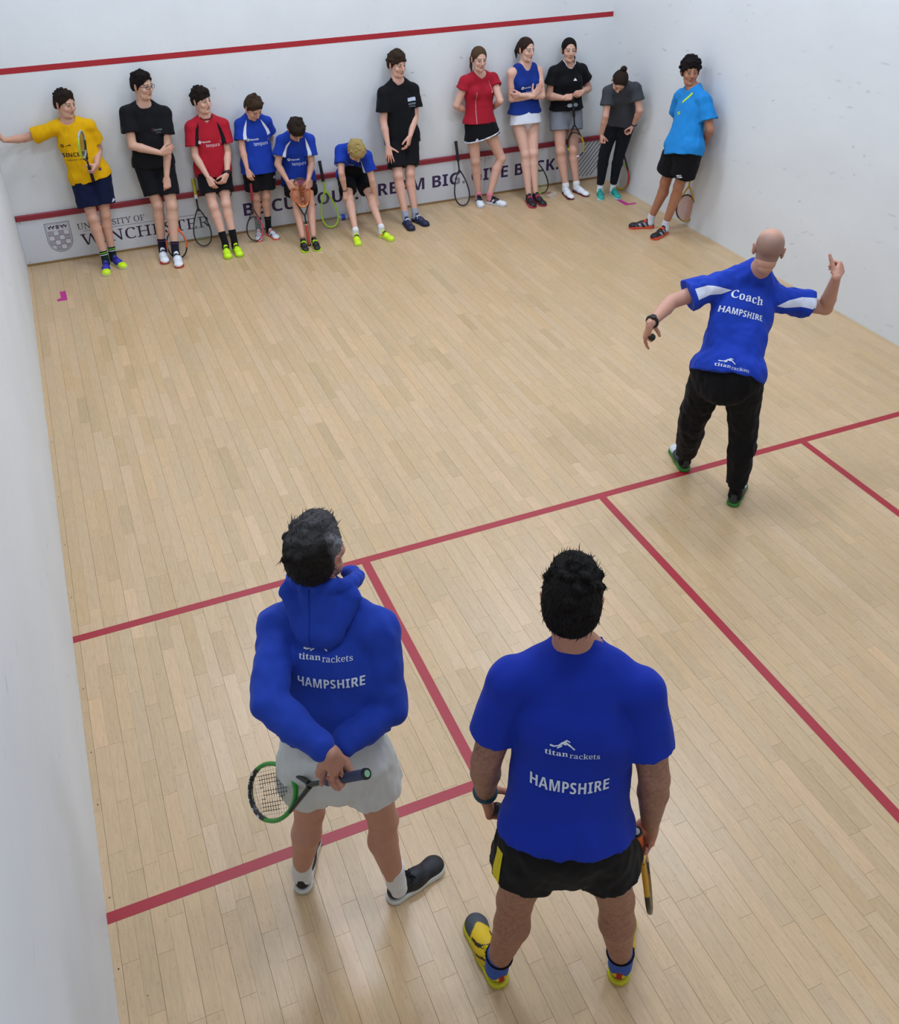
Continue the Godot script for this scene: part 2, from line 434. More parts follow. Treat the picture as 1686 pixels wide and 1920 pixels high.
	person("tall", "tall wavy-haired boy in black t-shirt and black shorts standing apart in the middle", {
		"look": Vector3(0.34, -0.10, 0.94), "hh": 0.232, "hair": "33261c", "hairkind": "mop", "seed": 8, "skin": "d2a48e",
		"hand_a": ["splay", Vector3(0.25, 0.1, -1)], "hand_b": ["relaxed", Vector3(-0.7, 0, -0.7)],
		"shirt": {"c": "0d0e12", "sl": 0.66, "sr": 0.052, "hem": -0.04, "hw": 0.118, "prints": [{"tris": PackedVector2Array([Vector2(-0.045, -0.016), Vector2(0.045, -0.016), Vector2(0.045, 0.018), Vector2(-0.045, -0.016), Vector2(0.045, 0.018), Vector2(-0.045, 0.018)]), "x": 0.10, "y": -0.075, "c": "b7c0d0", "name": "emblem"}, {"text": "SQUASH", "x": 0.10, "y": -0.118, "cap": 0.018, "width": 0.08, "c": "8f98a6"}, {"text": "academy", "x": 0.10, "y": -0.142, "cap": 0.009, "width": 0.07, "c": "a0a8b4"},
			{"text": "ash", "x": -0.215, "y": -0.20, "cap": 0.026, "width": 0.045, "c": "d0d4da"}]},
		"shorts": {"c": "0f0f13", "len": 0.80, "rh": 0.060, "rt": 0.060, "prints": [{"text": "TEAM", "x": -0.07, "y": -0.735, "cap": 0.014, "width": 0.07, "c": "d8d8dc"}, {"text": "TEAM", "x": 0.10, "y": -0.725, "cap": 0.014, "width": 0.06, "c": "d8d8dc"}]}, "sock": ["9aa0ac", 0.11],
		"shoes": {"paint": shoe_paint("16213f", "141c36", "1c2a50", "141c36", 0.24), "sole": "121a30", "lace": "c4ccd8"}})
	person("redgirl", "girl in red cap-sleeved top and black white-edged skort with crossed legs", {
		"girl": true, "look": Vector3(-0.02, -0.10, 1), "hh": 0.226, "hair": "4a3727", "hairkind": "tied", "seed": 9, "skin": "d4a893", "leg": 1.04,
		"tail": [Vector3(-0.01, 0.04, -0.118), Vector3(-0.035, -0.03, -0.130), Vector3(-0.045, -0.11, -0.110), Vector3(-0.040, -0.16, -0.09)],
		"hand_a": ["relaxed", Vector3(0, 0, -1)], "hand_b": ["relaxed", Vector3(0, 0, -1)],
		"shirt": {"c": "a01a2a", "sl": 0.34, "sr": 0.047, "hem": 0.018, "hw": 0.116, "ww": 0.090, "vee": 0.03, "bust": 0.8, "fold": 0.004, "prints": [{"tris": tri3(0.011), "x": 0.095, "y": -0.105, "c": "e8d0d2", "name": "emblem"}, {"tris": _bar(-0.06, -0.10, -0.062, -0.46, 0.0022), "x": -0.02, "y": 0.0, "c": "c9b0b4", "name": "piping"}, {"tris": _bar(0.075, 0.0, 0.10, -0.10, 0.0018), "x": 0.0, "y": 0.0, "c": "c9b0b4", "name": "piping"}]},
		"shorts": {"name": "skort", "c": "0e0e12", "skirt": true, "trim": "d4d6dc", "len": 0.33, "rt": 0.060, "rh": 0.128, "prints": [{"tris": tri3(0.021), "x": -0.085, "y": -0.575, "c": "d4d6dc", "name": "emblem"}]}, "sock": ["d9808c", 0.05],
		"shoes": {"paint": shoe_paint("1a1b20", "e0e3e8", "b9bec8", "202228", 0.19), "sole": "c9cdd4", "lace": "1a1a1e"}})
	person("vest", "girl in blue sleeveless vest and white shorts with folded arms", {
		"girl": true, "fix": {"gb": Vector3(5.11, 1.10, 0.20)}, "look": Vector3(0.26, -0.03, 1), "hh": 0.226, "hair": "2c1f19", "hairkind": "tied", "seed": 10, "skin": "d8ad98", "leg": 1.0,
		"tail": [Vector3(-0.01, 0.04, -0.118), Vector3(-0.040, -0.03, -0.125), Vector3(-0.052, -0.10, -0.10)],
		"hand_a": ["flat", Vector3(0.1, 0, -1)], "hand_b": ["relaxed", Vector3(0, 0, -1)],
		"shirt": {"name": "vest", "c": "15307f", "strap": 1.0, "hem": 0.022, "hw": 0.114, "ww": 0.090, "cw": 0.097, "bust": 0.8, "fold": 0.004, "nk": Vector3(0.050, 0.105, 0.085), "nf": 0.035, "prints": emblem(-0.085, -0.135) + tempura(0.035, -0.19, 1.1, "98a6cc") + [{"text": "OI", "x": 0.095, "y": -0.125, "cap": 0.034, "width": 0.05, "c": "e0e5f0"}]},
		"shorts": {"c": "d6dae2", "skirt": true, "len": 0.20, "rt": 0.060, "rh": 0.112, "fold": 0.004}, "sock": [],
		"shoes": {"paint": shoe_paint("141417", "18181b", "1c1a1f", "141417", 0.25), "sole": "b03048", "lace": "d0466a"}})
	person("blackgirl", "girl in black t-shirt with white neckline and grey shorts, holding a racket", {
		"girl": true, "look": Vector3(-0.28, 0.04, 1), "hh": 0.230, "hair": "15100e", "hairkind": "tied", "seed": 11, "skin": "cfa28b", "build": 1.10, "leg": 1.12, "arm": 1.12,
		"tail": [Vector3(0.0, 0.05, -0.115), Vector3(0.050, -0.02, -0.105), Vector3(0.075, -0.09, -0.070), Vector3(0.085, -0.15, -0.045)],
		"hand_a": ["ball", Vector3(0.1, -0.5, -1)], "hand_b": ["ball", Vector3(-0.2, -0.5, -1)],
		"shirt": {"c": "0c0d11", "sl": 0.50, "sr": 0.056, "hem": 0.032, "hw": 0.112, "ww": 0.094, "bust": 1.0, "collar": "d9d4d2", "nk": Vector3(0.064, 0.082, 0.078), "prints": [{"tris": tri3(0.021), "x": 0.035, "y": -0.070, "c": "e2e5ea", "name": "emblem"}]},
		"shorts": {"c": "7c7f88", "len": 0.44, "rt": 0.067, "rh": 0.068, "fold": 0.004}, "sock": ["e4e6ea", 0.08],
		"shoes": {"paint": shoe_paint("e0e3e8", "e6e8ec", "d4d8e0", "e0e3e8", 0.24), "sole": "5a1a2c", "lace": "e8eaee"}})
	person("grey", "girl with bun, grey t-shirt and dark leggings bowing her head in the corner", {
		"girl": true, "look": Vector3(-0.35, -0.82, 0.55), "tilt": Vector3(0.1, 1, 0.3), "hh": 0.226, "hair": "2a1f18", "hairkind": "tied", "bun": true, "seed": 12, "skin": "cb9d88", "arch": 0.03,
		"hand_a": ["fist", Vector3(1, 0, 0.2)], "hand_b": ["ball", Vector3(-0.8, 0, -0.6)],
		"shirt": {"c": "3c3e43", "sl": 0.58, "sr": 0.050, "hem": 0.0, "hw": 0.112, "bust": 0.6, "prints": []},
		"shorts": {"name": "leggings", "c": "14171f", "len": 1.93, "rt": 0.058, "rk": 0.040, "ra": 0.027, "fold": 0.002}, "sock": ["dfe3e6", 0.06],
		"shoes": {"paint": shoe_paint("1f9186", "23a092", "167068", "1f9186", 0.20), "sole": "b9d8d4", "lace": "2aa89a"}, "bands": [["b", "2a1c30", 0.008]]})
	person("cyan", "curly-haired boy in light blue t-shirt with lime collar leaning on the right wall", {
		"look": Vector3(-0.42, 0.06, 0.95), "hh": 0.232, "hair": "171210", "hairkind": "curly", "seed": 13, "skin": "a97558", "lip": "8a4f46",
		"hand_a": ["relaxed", Vector3(1, 0, 0)], "hand_b": ["relaxed", Vector3(1, 0, 0)],
		"shirt": {"c": "1f7fc4", "sl": 0.70, "sr": 0.054, "hem": -0.045, "hw": 0.120, "vee": 0.03, "fold": 0.009, "prints": [{"text": "S", "italic": true, "x": -0.03, "y": -0.15, "cap": 0.028, "width": 0.05, "c": "a9e04a", "name": "emblem"}, {"tris": _bar(-0.005, -0.055, 0.085, 0.030, 0.010), "x": 0.0, "y": 0.0, "c": "b4dc28", "name": "collar"}, {"tris": _bar(0.105, -0.60, 0.125, -0.53, 0.005), "x": 0.0, "y": 0.0, "c": "b4dc28", "name": "trim"}, {"tris": _bar(0.145, -0.60, 0.125, -0.53, 0.005), "x": 0.0, "y": 0.0, "c": "b4dc28", "name": "trim"}]},
		"shorts": {"c": "0d0d11", "len": 0.70, "rh": 0.074, "rt": 0.068, "prints": [{"text": "S", "italic": true, "x": 0.02, "y": -0.725, "cap": 0.026, "width": 0.05, "c": "d8dce2", "name": "emblem"}]}, "sock": ["ccd0d8", 0.11],
		"shoes": {"paint": shoe_paint("16171b", "141418", "8a8f9c", "1a1a1e", 0.235), "sole": "d84a2c", "lace": "f0582e"}})
	person("coach", "bald coach in blue t-shirt and black trousers swinging his raised right arm", {
		"back": true, "cell": 0.008, "look": Vector3(0.60, -0.06, -0.78), "tilt": Vector3(0.10, 1, 0), "hh": 0.238, "hair": "4a3a30", "skin": "c09079", "stubble": Color(0.16, 0.105, 0.085, 0.62),
		"hand_a": ["two", Vector3(0.75, 0.1, 0.6)], "hand_b": ["thumb", Vector3(-0.2, -0.35, -0.9)],
		"shirt": {"c": "1a3aa6", "sl": 0.66, "sr": 0.050, "hem": -0.012, "hw": 0.110, "fold": 0.012, "panel": "d8dcea", "panelw": 0.046, "panelo": -0.012, "panels": -0.02, "prints": [{"text": "Coach", "serif": true, "italic": true, "x": -0.036, "y": -0.062, "cap": 0.047, "width": 0.185, "c": "dce2ee"}, {"text": "HAMPSHIRE", "x": -0.050, "y": -0.158, "cap": 0.036, "width": 0.235, "c": "d5dbe6"}] + titan(-0.055, -0.475, 0.165)},
		"shorts": {"name": "trousers", "c": "0b0b0e", "len": 1.88, "rt": 0.064, "rk": 0.046, "ra": 0.036, "fold": 0.009}, "sock": ["0f0f12", 0.16],
		"shoes": {"paint": shoe_paint("2b2f33", "c4c8cc", "3a3e42", "2b2f33", 0.20), "sole": "2f7426", "lace": "d0d4d8"}, "bands": [["a", "121214", 0.010, Vector3(-0.6, 0.6, 0.5)]]})
	person("hoodie", "man in blue hooded sweatshirt and white shorts holding a green racket behind his back", {
		"back": true, "near": true, "cell": 0.0075, "look": Vector3(0.72, 0.12, -0.62), "hh": 0.242, "hair": "1d1915", "hairkind": "short", "grey": 1.0, "seed": 14, "skin": "b98872", "leg": 1.04,
		"hand_a": ["relaxed", Vector3(-0.3, -0.3, -0.8)], "hand_b": ["grip", Vector3(-0.490, -0.642, -0.588), Vector3(0.876, 1.079, 7.661)],
		"shirt": {"name": "hooded_sweatshirt", "c": "1f3c9e", "sl": 1.93, "hem": 0.065, "hw": 0.112, "ww": 0.110, "cw": 0.110, "dep": 0.66, "fold": 0.010, "wf": Vector3(8, 5, 8), "weave": 0.5, "prints": titan(0.018, -0.046, 0.178) + [{"text": "HAMPSHIRE", "x": 0.034, "y": -0.134, "cap": 0.031, "width": 0.215, "c": "d2d8e2", "arch": 0.35}]}, "hood": true,
		"shorts": {"c": "c9c9c4", "len": 0.42, "rt": 0.062, "rh": 0.066, "fold": 0.007}, "sock": ["d6d6d4", 0.26],
		"shoes": {"paint": shoe_paint("141416", "161618", "1e1e21", "141416", 0.25), "sole": "cfd0c8", "lace": "19191c"}})
	person("bluetee", "dark-haired man in blue t-shirt and black shorts with his feet apart, seen from behind", {
		"back": true, "near": true, "cell": 0.0075, "look": Vector3(0.52, -0.02, -0.85), "hh": 0.242, "hair": "0f0d0c", "hairkind": "short", "seed": 15, "skin": "b58067", "hairy": 0.6, "build": 0.96, "leg": 1.08, "arm": 1.10,
		"hand_a": ["ball", Vector3(0.9, 0.1, 0.3)], "hand_b": ["ball", Vector3(-0.85, 0.0, 0.5)],
		"shirt": {"c": "122c96", "sl": 0.66, "sr": 0.042, "hem": 0.015, "hw": 0.118, "ww": 0.098, "cw": 0.104, "dep": 0.72, "fold": 0.007, "wf": Vector3(7, 4, 7), "weave": 0.5, "collar": "122a8c", "prints": titan(-0.004, -0.142, 0.16) + [{"text": "HAMPSHIRE", "x": -0.005, "y": -0.255, "cap": 0.035, "width": 0.225, "c": "c9ced8", "arch": 0.45}]},
		"shorts": {"c": "101012", "len": 0.38, "rt": 0.061, "rh": 0.066, "fold": 0.007, "prints": [{"tris": _bar(0, -0.16, 0, 0.08, 0.016), "abs": Vector3(1.275, 0.90, 8.02), "x": 0.0, "y": 0.0, "out": Vector3(-0.92, 0, 0.25), "c": "d9c416", "name": "side_stripe"}]}, "sock": ["3a56a4", 0.16, ["16161a"]],
		"shoes": {"paint": _yellow_shoe(), "sole": "c4c01c", "lace": "d8c020"}, "bands": [["a", "16444c", 0.008]]})
func _bar(x0: float, y0: float, x1: float, y1: float, half: float) -> PackedVector2Array:
	var a := Vector2(x0, y0)
	var b := Vector2(x1, y1)
	var d := (b - a).normalized()
	var m := Vector2(-d.y, d.x) * half
	return PackedVector2Array([a - m, b - m, b + m, a - m, b + m, a + m])
func _yellow_shoe():
	var y := hexc("d9b414")
	var k := hexc("17171a")
	var g := hexc("3c4048")
	var r := hexc("a01c1c")
	return func(p: Vector3, _n: Vector3) -> Color:
		if p.z < 0.035 and absf(p.x) < 0.011:
			return r
		if p.z > 0.235 - 0.8 * absf(p.x):
			return g
		if p.y > 0.078 and p.z < 0.12:
			return k
		var s := fposmod(p.z * 0.55 + p.y, 0.036)
		if s < 0.011 and p.z < 0.19:
			return k
		return y
func build_rackets() -> void:
	var Zp := Vector3(0, 0, 1)
	racket("grey and lime racket held edge-on before the yellow t-shirt", Vector3(0.761, 0.828, 0.30), Vector3(0.71, 1.365, 0.723), Vector3(0.93, 0.0, 0.42), {"frame": "9aa0a4", "shaft": "1a1a1c", "grip": "141416", "strings": "4a4c30", "accents": [[0.62, 0.95, "b8d820"], [0.30, 0.42, "1a1a1c"]]})
	racket("black and orange racket standing on its head between the white shoes", Vector3(1.407, 0.66, 0.315), Vector3(1.387, 0.0125, 0.476), Vector3(-0.15, 0.2, 1), {"frame": "18181b", "shaft": "d8662c", "grip": "1c3358", "strings": "c8c4b0", "accents": [[0.56, 0.80, "d05a28"], [0.20, 0.30, "b8482a"]]})
	racket("thin black racket with greenish strings leaning on the white board left of the red t-shirt", Vector3(1.693, 0.646, 0.045), Vector3(1.68, 0.0125, 0.262), Vector3(-0.1, 0.3, 1), {"bridge": false, "frame": "16181a", "grip": "b9b438", "strings": "7d9a82", "cap": "c9c9c4", "extras": [[0.165, 0.205, 0.0185, "d4d4d0"]], "tube": 0.0065})
	racket("dark racket hanging behind the black shorts of the boy in red", Vector3(1.985, 0.93, 0.075), Vector3(1.975, 0.40, 0.105), Vector3(0, 0.1, 1), {"frame": "1b1b20", "grip": "202024", "strings": "b8b8b4", "tube": 0.006, "accents": [[-0.04, 0.02, "101014"]]})
	racket("black racket with a pink edge standing on its head by grey and salmon shoes", Vector3(2.212, 0.60, 0.292), Vector3(2.186, 0.0125, 0.336), Vector3(-0.1, 0.1, 1), {"frame": "1c1b1f", "shaft": "40323a", "grip": "8f2430", "strings": "bfc0be", "accents": [[0.56, 0.92, "d8405a"]]})
	racket("orange racket held upside down, its head before the bowing boy's lap", Vector3(2.653, 0.0125, 0.66), Vector3(2.666, 0.638, 0.45), Vector3(0, 0.45, 1), {"frame": "c8602a", "shaft": "1e1a1a", "grip": "b0402c", "strings": "b8622a", "cap": "1a1a1a", "accents": [[-0.12, 0.12, "3c2a22"], [0.40, 0.60, "e8853c"]], "string_r": 0.0020, "extras": [[0.20, 0.212, 0.0125, "e0ded8"]]})
	racket("lime green racket with black grip standing on its head against the white board", Vector3(2.994, 0.644, 0.045), Vector3(3.004, 0.0125, 0.294), Vector3(-0.1, 0.3, 1), {"bridge": false, "frame": "a9d81c", "grip": "121214", "strings": "9aa8a0", "tube": 0.0088})
	racket("all black racket with white strings standing against the board beside the girl in red", Vector3(4.522, 0.658, 0.045), Vector3(4.515, 0.0125, 0.268), Vector3(-0.15, 0.3, 1), {"bridge": false, "frame": "141518", "grip": "101012", "strings": "d4d6d8", "string_r": 0.0012, "hw": 0.090})
	racket("black and yellow racket propped behind the legs of the girl with folded arms", Vector3(5.40, 0.63, 0.050), Vector3(5.50, 0.0125, 0.271), Vector3(-0.1, 0.3, 1), {"bridge": false, "frame": "1a1c18", "grip": "141414", "strings": "a8b878", "accents": [[0.04, 0.14, "a8b828"]]})
	racket("black racket with yellow edge hanging from the hands of the girl in black", Vector3(5.753, 1.05, 0.36), Vector3(5.866, 0.392, 0.325), Vector3(-0.75, 0.0, 0.75), {"frame": "17181a", "grip": "121214", "strings": "a88f86", "accents": [[0.60, 0.85, "b8a81c"], [-0.06, 0.06, "d8d8dc"], [0.16, 0.21, "d4c81c"]]})
	racket("yellow-gripped racket held upright edge-on beside the dark leggings", Vector3(6.262, 0.775, 0.705), Vector3(6.335, 0.0135, 0.50), Vector3(0.88, 0.0, -0.5), {"frame": "b8641c", "shaft": "1c1c1c", "grip": "d8b420", "strings": "c8b8a0", "cap": "d8b420", "accents": [[-0.10, 0.12, "c4a420"], [0.20, 0.36, "b83424"], [0.62, 0.82, "2a2438"], [0.42, 0.48, "8ac424"]]})
	racket("yellow-throated racket with orange strings hanging behind the boy in light blue", Vector3(6.330, 0.735, 1.80), Vector3(6.365, 0.045, 1.745), Vector3(-0.72, 0.0, 0.70), {"frame": "3a2a20", "shaft": "d0a018", "grip": "c89c1c", "strings": "d88a68", "string_r": 0.0022, "accents": [[-0.1, 0.1, "b08a1c"]]})
	racket("green and black racket with white rim lettering held behind the hooded man's back", Vector3(0.940, 1.166, 7.74), Vector3(0.612, 0.721, 7.335), Vector3(-0.06, 0.78, 0.62), {"frame": "1d8a24", "shaft": "15201a", "grip": "39415e", "strings": "d8d0b8", "cap": "14181a", "badge": "7fae86", "stencil": true, "accents": [[-0.17, 0.17, "151817"]], "word": "DUNLOP", "word_at": [0.13, -0.13], "string_r": 0.0008})
	racket("black racket with orange strings pointing at the floor from the man's right hand", Vector3(1.689, 0.96, 8.12), Vector3(1.891, 0.316, 8.002), Vector3(0.73, 0.57, 0.55), {"frame": "1a1916", "shaft": "c8961c", "grip": "e0642c", "strings": "e87a3c", "cap": "16161a", "badge": "d8d0d0", "string_r": 0.0022, "accents": [[0.62, 0.82, "c8a01c"], [-0.1, 0.1, "6a5c1c"]]})
func build_small() -> void:
	# pink tape corners on the floor
	for q in [["pink tape corner mark on the floor near the left wall", Vector3(0.212, 0, 0.775), [Vector2(0.033, 0), Vector2(0.086, 0), Vector2(0.088, 0.215), Vector2(0, 0.213), Vector2(0.002, 0.165), Vector2(0.037, 0.150)]], ["pink tape corner mark on the floor in front of the teal shoes", Vector3(6.146, 0, 0.745), [Vector2(0.002, 0.0), Vector2(0.045, 0.012), Vector2(0.064, 0.178), Vector2(0.146, 0.183), Vector2(0.140, 0.222), Vector2(0.004, 0.220)]]]:
		var pts := PackedVector2Array()
		for p in q[2]:
			pts.append(p)
		var b := Buf.new()
		for i in pts.size():
			var a := pts[i]
			var e := pts[(i + 1) % pts.size()]
			b.quad(Vector3(a.x, 0.0, a.y), Vector3(e.x, 0.0, e.y), Vector3(e.x, 0.0008, e.y), Vector3(a.x, 0.0008, a.y))
		var mir := PackedVector2Array()
		for p in pts:
			mir.append(Vector2(p.x, -p.y))
		b.put(flat(poly(mir), Vector3(0, 0.0008, 0), Vector3.RIGHT, Vector3(0, 0, -1)))
		var o := put("tape_mark", b, mat("b5257e", 0.6), null, q[1])
		tag(o, q[0], "tape")
	# a clear bottle with a blue base lying by the board
	var t := thing("water_bottle", "small clear bottle with blue cap lying by the board behind the blond boy's leg", "bottle", Vector3(3.20, 0.032, 0.09))
	var cl := StandardMaterial3D.new()
	cl.albedo_color = Color(0.85, 0.9, 0.95, 0.35)
	cl.transparency = BaseMaterial3D.TRANSPARENCY_ALPHA
	cl.roughness = 0.1
	var bb := Buf.new()
	bb.tube(PackedVector3Array([Vector3(-0.06, 0, 0), Vector3(-0.05, 0, 0), Vector3(0.02, 0, 0), Vector3(0.045, 0, 0), Vector3(0.055, 0, 0)]), PackedFloat32Array([0.024, 0.030, 0.030, 0.016, 0.013]), 14)
	put("bottle_body", bb, cl, t)
	var bc := Buf.new()
	bc.tube(PackedVector3Array([Vector3(0.053, 0, 0), Vector3(0.075, 0, 0)]), PackedFloat32Array([0.017, 0.016]), 14)
	put("cap", bc, mat("2a3aa0", 0.4), t)
	var bl := Buf.new()
	bl.tube(PackedVector3Array([Vector3(-0.035, 0, 0), Vector3(0.008, 0, 0)]), PackedFloat32Array([0.0306, 0.0306]), 14)
	put("label_band", bl, mat("2f44a8", 0.5), t)
	# protective eyewear on the floor
	_eyewear("clear protective eyewear with red strap lying on the floor before the board", Transform3D(Basis(Vector3.UP, 0.5), Vector3(5.565, 0.022, 0.375)), "d8dade", "a03a3a")
	_eyewear("dark protective eyewear dangling from the hands of the girl in black", Transform3D(Basis(Vector3.RIGHT, -0.35), Vector3(5.735, 0.985, 0.395)), "2c2f3a", "15161a")
	for q in [["black squash ball in the coach's left hand", BALL_A], ["black squash ball held in the dark-haired man's left hand", BALL_B]]:
		var f := Field.new(0.003)
		f.ell(Vector3.ZERO, Basis.IDENTITY, Vector3.ONE * 0.020, 0.001)
		f.ell(Vector3(0, 0.0195, 0.004), Basis.IDENTITY, Vector3.ONE * 0.003, 0.001)
		f.bake()
		var o := put("squash_ball", f.net(), mat("0e0e10", 0.6), null, q[1])
		tag(o, q[0], "ball")
const BALL_A := Vector3(3.312, 1.185, 5.650)
const BALL_B := Vector3(1.345, 0.890, 7.830)
func _eyewear(label: String, xf: Transform3D, hex: String, strap: String) -> void:
	var t := thing("protective_eyewear", label, "eyewear", xf.origin)
	t.transform = xf
	var fr := Buf.new()
	var ln := Buf.new()
	for s in [-1.0, 1.0]:
		var loop := PackedVector3Array()
		for i in 16:
			var a := TAU * i / 16.0
			loop.append(Vector3(s * 0.036 + 0.030 * cos(a), 0.021 * sin(a), 0.012 - 0.010 * absf(s * 0.036 + 0.030 * cos(a)) / 0.06))
		fr.tube(loop, PackedFloat32Array([0.0030]), 6, 1.0, Vector3.ZERO, true)
		for i in range(1, 15):
			ln.tri(loop[0], loop[i], loop[i + 1])
		fr.tube(PackedVector3Array([Vector3(s * 0.064, 0.006, 0.004), Vector3(s * 0.070, 0.004, -0.035), Vector3(s * 0.060, 0.0, -0.065)]), PackedFloat32Array([0.003]), 6)
	fr.tube(PackedVector3Array([Vector3(-0.008, 0.004, 0.012), Vector3(0.008, 0.004, 0.012)]), PackedFloat32Array([0.003]), 6)
	put("frame", fr, mat(hex, 0.3), t)
	var m := StandardMaterial3D.new()
	m.albedo_color = Color(0.9, 0.94, 0.98, 0.25)
	m.transparency = BaseMaterial3D.TRANSPARENCY_ALPHA
	m.roughness = 0.05
	put("lens", ln, m, t)
	var sb := Buf.new()
	sb.tube(PackedVector3Array([Vector3(-0.060, 0, -0.065), Vector3(-0.02, 0.0, -0.085), Vector3(0.02, 0.0, -0.085), Vector3(0.060, 0, -0.065)]), PackedFloat32Array([0.004]), 6)
	put("strap", sb, mat(strap, 0.8), t)
# ---------------------------------------------------------------- rackets
# local frame: butt at the origin, head tip at y = 0.685, the string bed across z
func racket(label: String, butt: Vector3, tip: Vector3, face: Vector3, st: Dictionary, group := "") -> Node3D:
	var L := butt.distance_to(tip)
	var y := (tip - butt) / L
	var z := (face - y * face.dot(y)).normalized()
	var root := thing("squash_racket", label, "racket", butt, group)
	root.transform = Transform3D(Basis(y.cross(z), y, z).scaled_local(Vector3.ONE * (L / 0.685)), butt)
	var bridged: bool = st.get("bridge", true)
	var loop := PackedVector3Array()
	var n := 56
	var hw: float = st.get("hw", 0.094)
	if bridged:
		for i in n:
			var a := TAU * i / n
			var yy := 0.535 + 0.143 * cos(a)
			loop.append(Vector3(hw * sin(a) * (1.0 + 0.08 * cos(a)), yy, 0))
	else:
		for i in n:
			var a := TAU * i / n
			var k := 0.5 + 0.5 * cos(a)
			var yy := 0.300 + 0.378 * k
			loop.append(Vector3(hw * 1.10 * sin(a) * pow(maxf(k, 0.0), 0.30) * signf(1.0) * (0.80 + 0.30 * k) if k > 0.001 else 0.0, yy, 0))
	var fr := Buf.new()
	var rad := PackedFloat32Array([st.get("tube", 0.0078)])
	fr.tube(loop, rad, 8, 1.25, Vector3(0, 0, 1), true)
	var fm := mat(st.frame, 0.3)
	if not bridged:
		fr.tube(PackedVector3Array([Vector3(0, 0.30, 0), Vector3(0, 0.33, 0)]), PackedFloat32Array([0.012, 0.009]), 8)
	put("frame", fr, fm, root)
	var sh := Buf.new()
	if bridged:
		for s in [-1.0, 1.0]:
			sh.tube(PackedVector3Array([Vector3(s * 0.072, 0.445, 0), Vector3(s * 0.052, 0.405, 0), Vector3(s * 0.026, 0.350, 0), Vector3(s * 0.006, 0.310, 0)]), PackedFloat32Array([0.0075, 0.0078, 0.008, 0.0085]), 8, 1.2, Vector3(0, 0, 1))
	sh.tube(PackedVector3Array([Vector3(0, 0.18, 0), Vector3(0, 0.25, 0), Vector3(0, 0.318, 0)]), PackedFloat32Array([0.0105, 0.0085, 0.0095]), 10)
	put("shaft", sh, mat(st.get("shaft", st.frame), 0.3), root)
	var gr := Buf.new()
	var gp := PackedVector3Array()
	var gq := PackedFloat32Array()
	for i in 27:   # wound tape
		gp.append(Vector3(0, 0.004 + i * 0.0078, 0))
		gq.append((0.0158 if i > 1 else 0.0178) + (0.0007 if i % 2 == 0 else 0.0))
	gr.tube(gp, gq, 8)
	put("grip", gr, mat(st.grip, 0.75), root)
	var cap := Buf.new()
	cap.tube(PackedVector3Array([Vector3(0, -0.003, 0), Vector3(0, 0.006, 0)]), PackedFloat32Array([0.0172, 0.0184]), 12)
	var cp := put("butt_cap", cap, mat(st.get("cap", "141414"), 0.5), root)
	if st.has("badge"):
		var bg := Buf.new()
		bg.tube(PackedVector3Array([Vector3(0, -0.0042, 0), Vector3(0, -0.003, 0)]), PackedFloat32Array([0.0105, 0.0110]), 12)
		put("badge", bg, mat(st.badge, 0.5), cp)
	# strings, clipped to the head
	var s1 := Buf.new()
	var s2 := Buf.new()
	var sr: float = st.get("string_r", 0.0009)
	var poly2 := PackedVector2Array()
	for p in loop:
		poly2.append(Vector2(p.x, p.y))
	var stencil: bool = st.get("stencil", false)
	for i in 14:
		var x := lerpf(-hw * 0.9, hw * 0.9, i / 13.0)
		_string(s1, s2, Vector2(x, 0.2), Vector2(x, 0.75), poly2, sr, stencil, 0.0006 if i % 2 == 0 else -0.0006)
	for i in 18:
		var yy := lerpf(0.385 if not bridged else 0.402, 0.668, i / 17.0)
		_string(s1, s2, Vector2(-0.15, yy), Vector2(0.15, yy), poly2, sr, stencil, 0.0)
	put("strings", s1, mat(st.strings, 0.5), root)
	if s2.v.size() > 0:
		put("string_stencil", s2, mat(st.get("stencil_c", "26221e"), 0.5), root)
	# coloured sleeves over parts of the frame
	for a in st.get("accents", []):   # [from, to in turns round the head from the tip, colour]
		var pts := PackedVector3Array()
		for i in 13:
			var tt := lerpf(a[0], a[1], i / 12.0) * n
			var i0 := int(floor(tt)) % n
			if i0 < 0:
				i0 += n
			pts.append(loop[i0].lerp(loop[(i0 + 1) % n], tt - floor(tt)))
		var ab := Buf.new()
		ab.tube(pts, PackedFloat32Array([rad[0] * 1.06]), 8, 1.25, Vector3(0, 0, 1))
		put("frame_band", ab, mat(a[2], 0.3), root)
	if st.has("word"):   # letters on the outer side of the head's tip, one after the other along the rim
		var word: String = st.word
		var lb := Buf.new()
		for i in word.length():
			var tt := lerpf(st.word_at[0], st.word_at[1], i / float(word.length() - 1)) * n
			var i0 := (int(floor(tt)) % n + n) % n
			var p: Vector3 = loop[i0].lerp(loop[(i0 + 1) % n], tt - floor(tt))
			var d: Vector3 = (loop[(i0 + 1) % n] - loop[i0]).normalized() * signf(st.word_at[1] - st.word_at[0])
			var upv := Vector3(0, 0, 1).cross(d)
			lb.put(flat(scaled(glyphs(word[i], font(false, true)), 0.0125, 0.013), p + Vector3(0, 0, rad[0] * 1.36), d, upv))
		put("lettering", lb, mat(st.get("word_c", "e8ece8"), 0.5), root)
	for e in st.get("extras", []):   # [from, to, radius, colour]: a sleeve on shaft or grip
		var eb := Buf.new()
		eb.tube(PackedVector3Array([Vector3(0, e[0], 0), Vector3(0, e[1], 0)]), PackedFloat32Array([e[2]]), 10)
		put("collar_ring", eb, mat(e[3], 0.5), root)
	return root
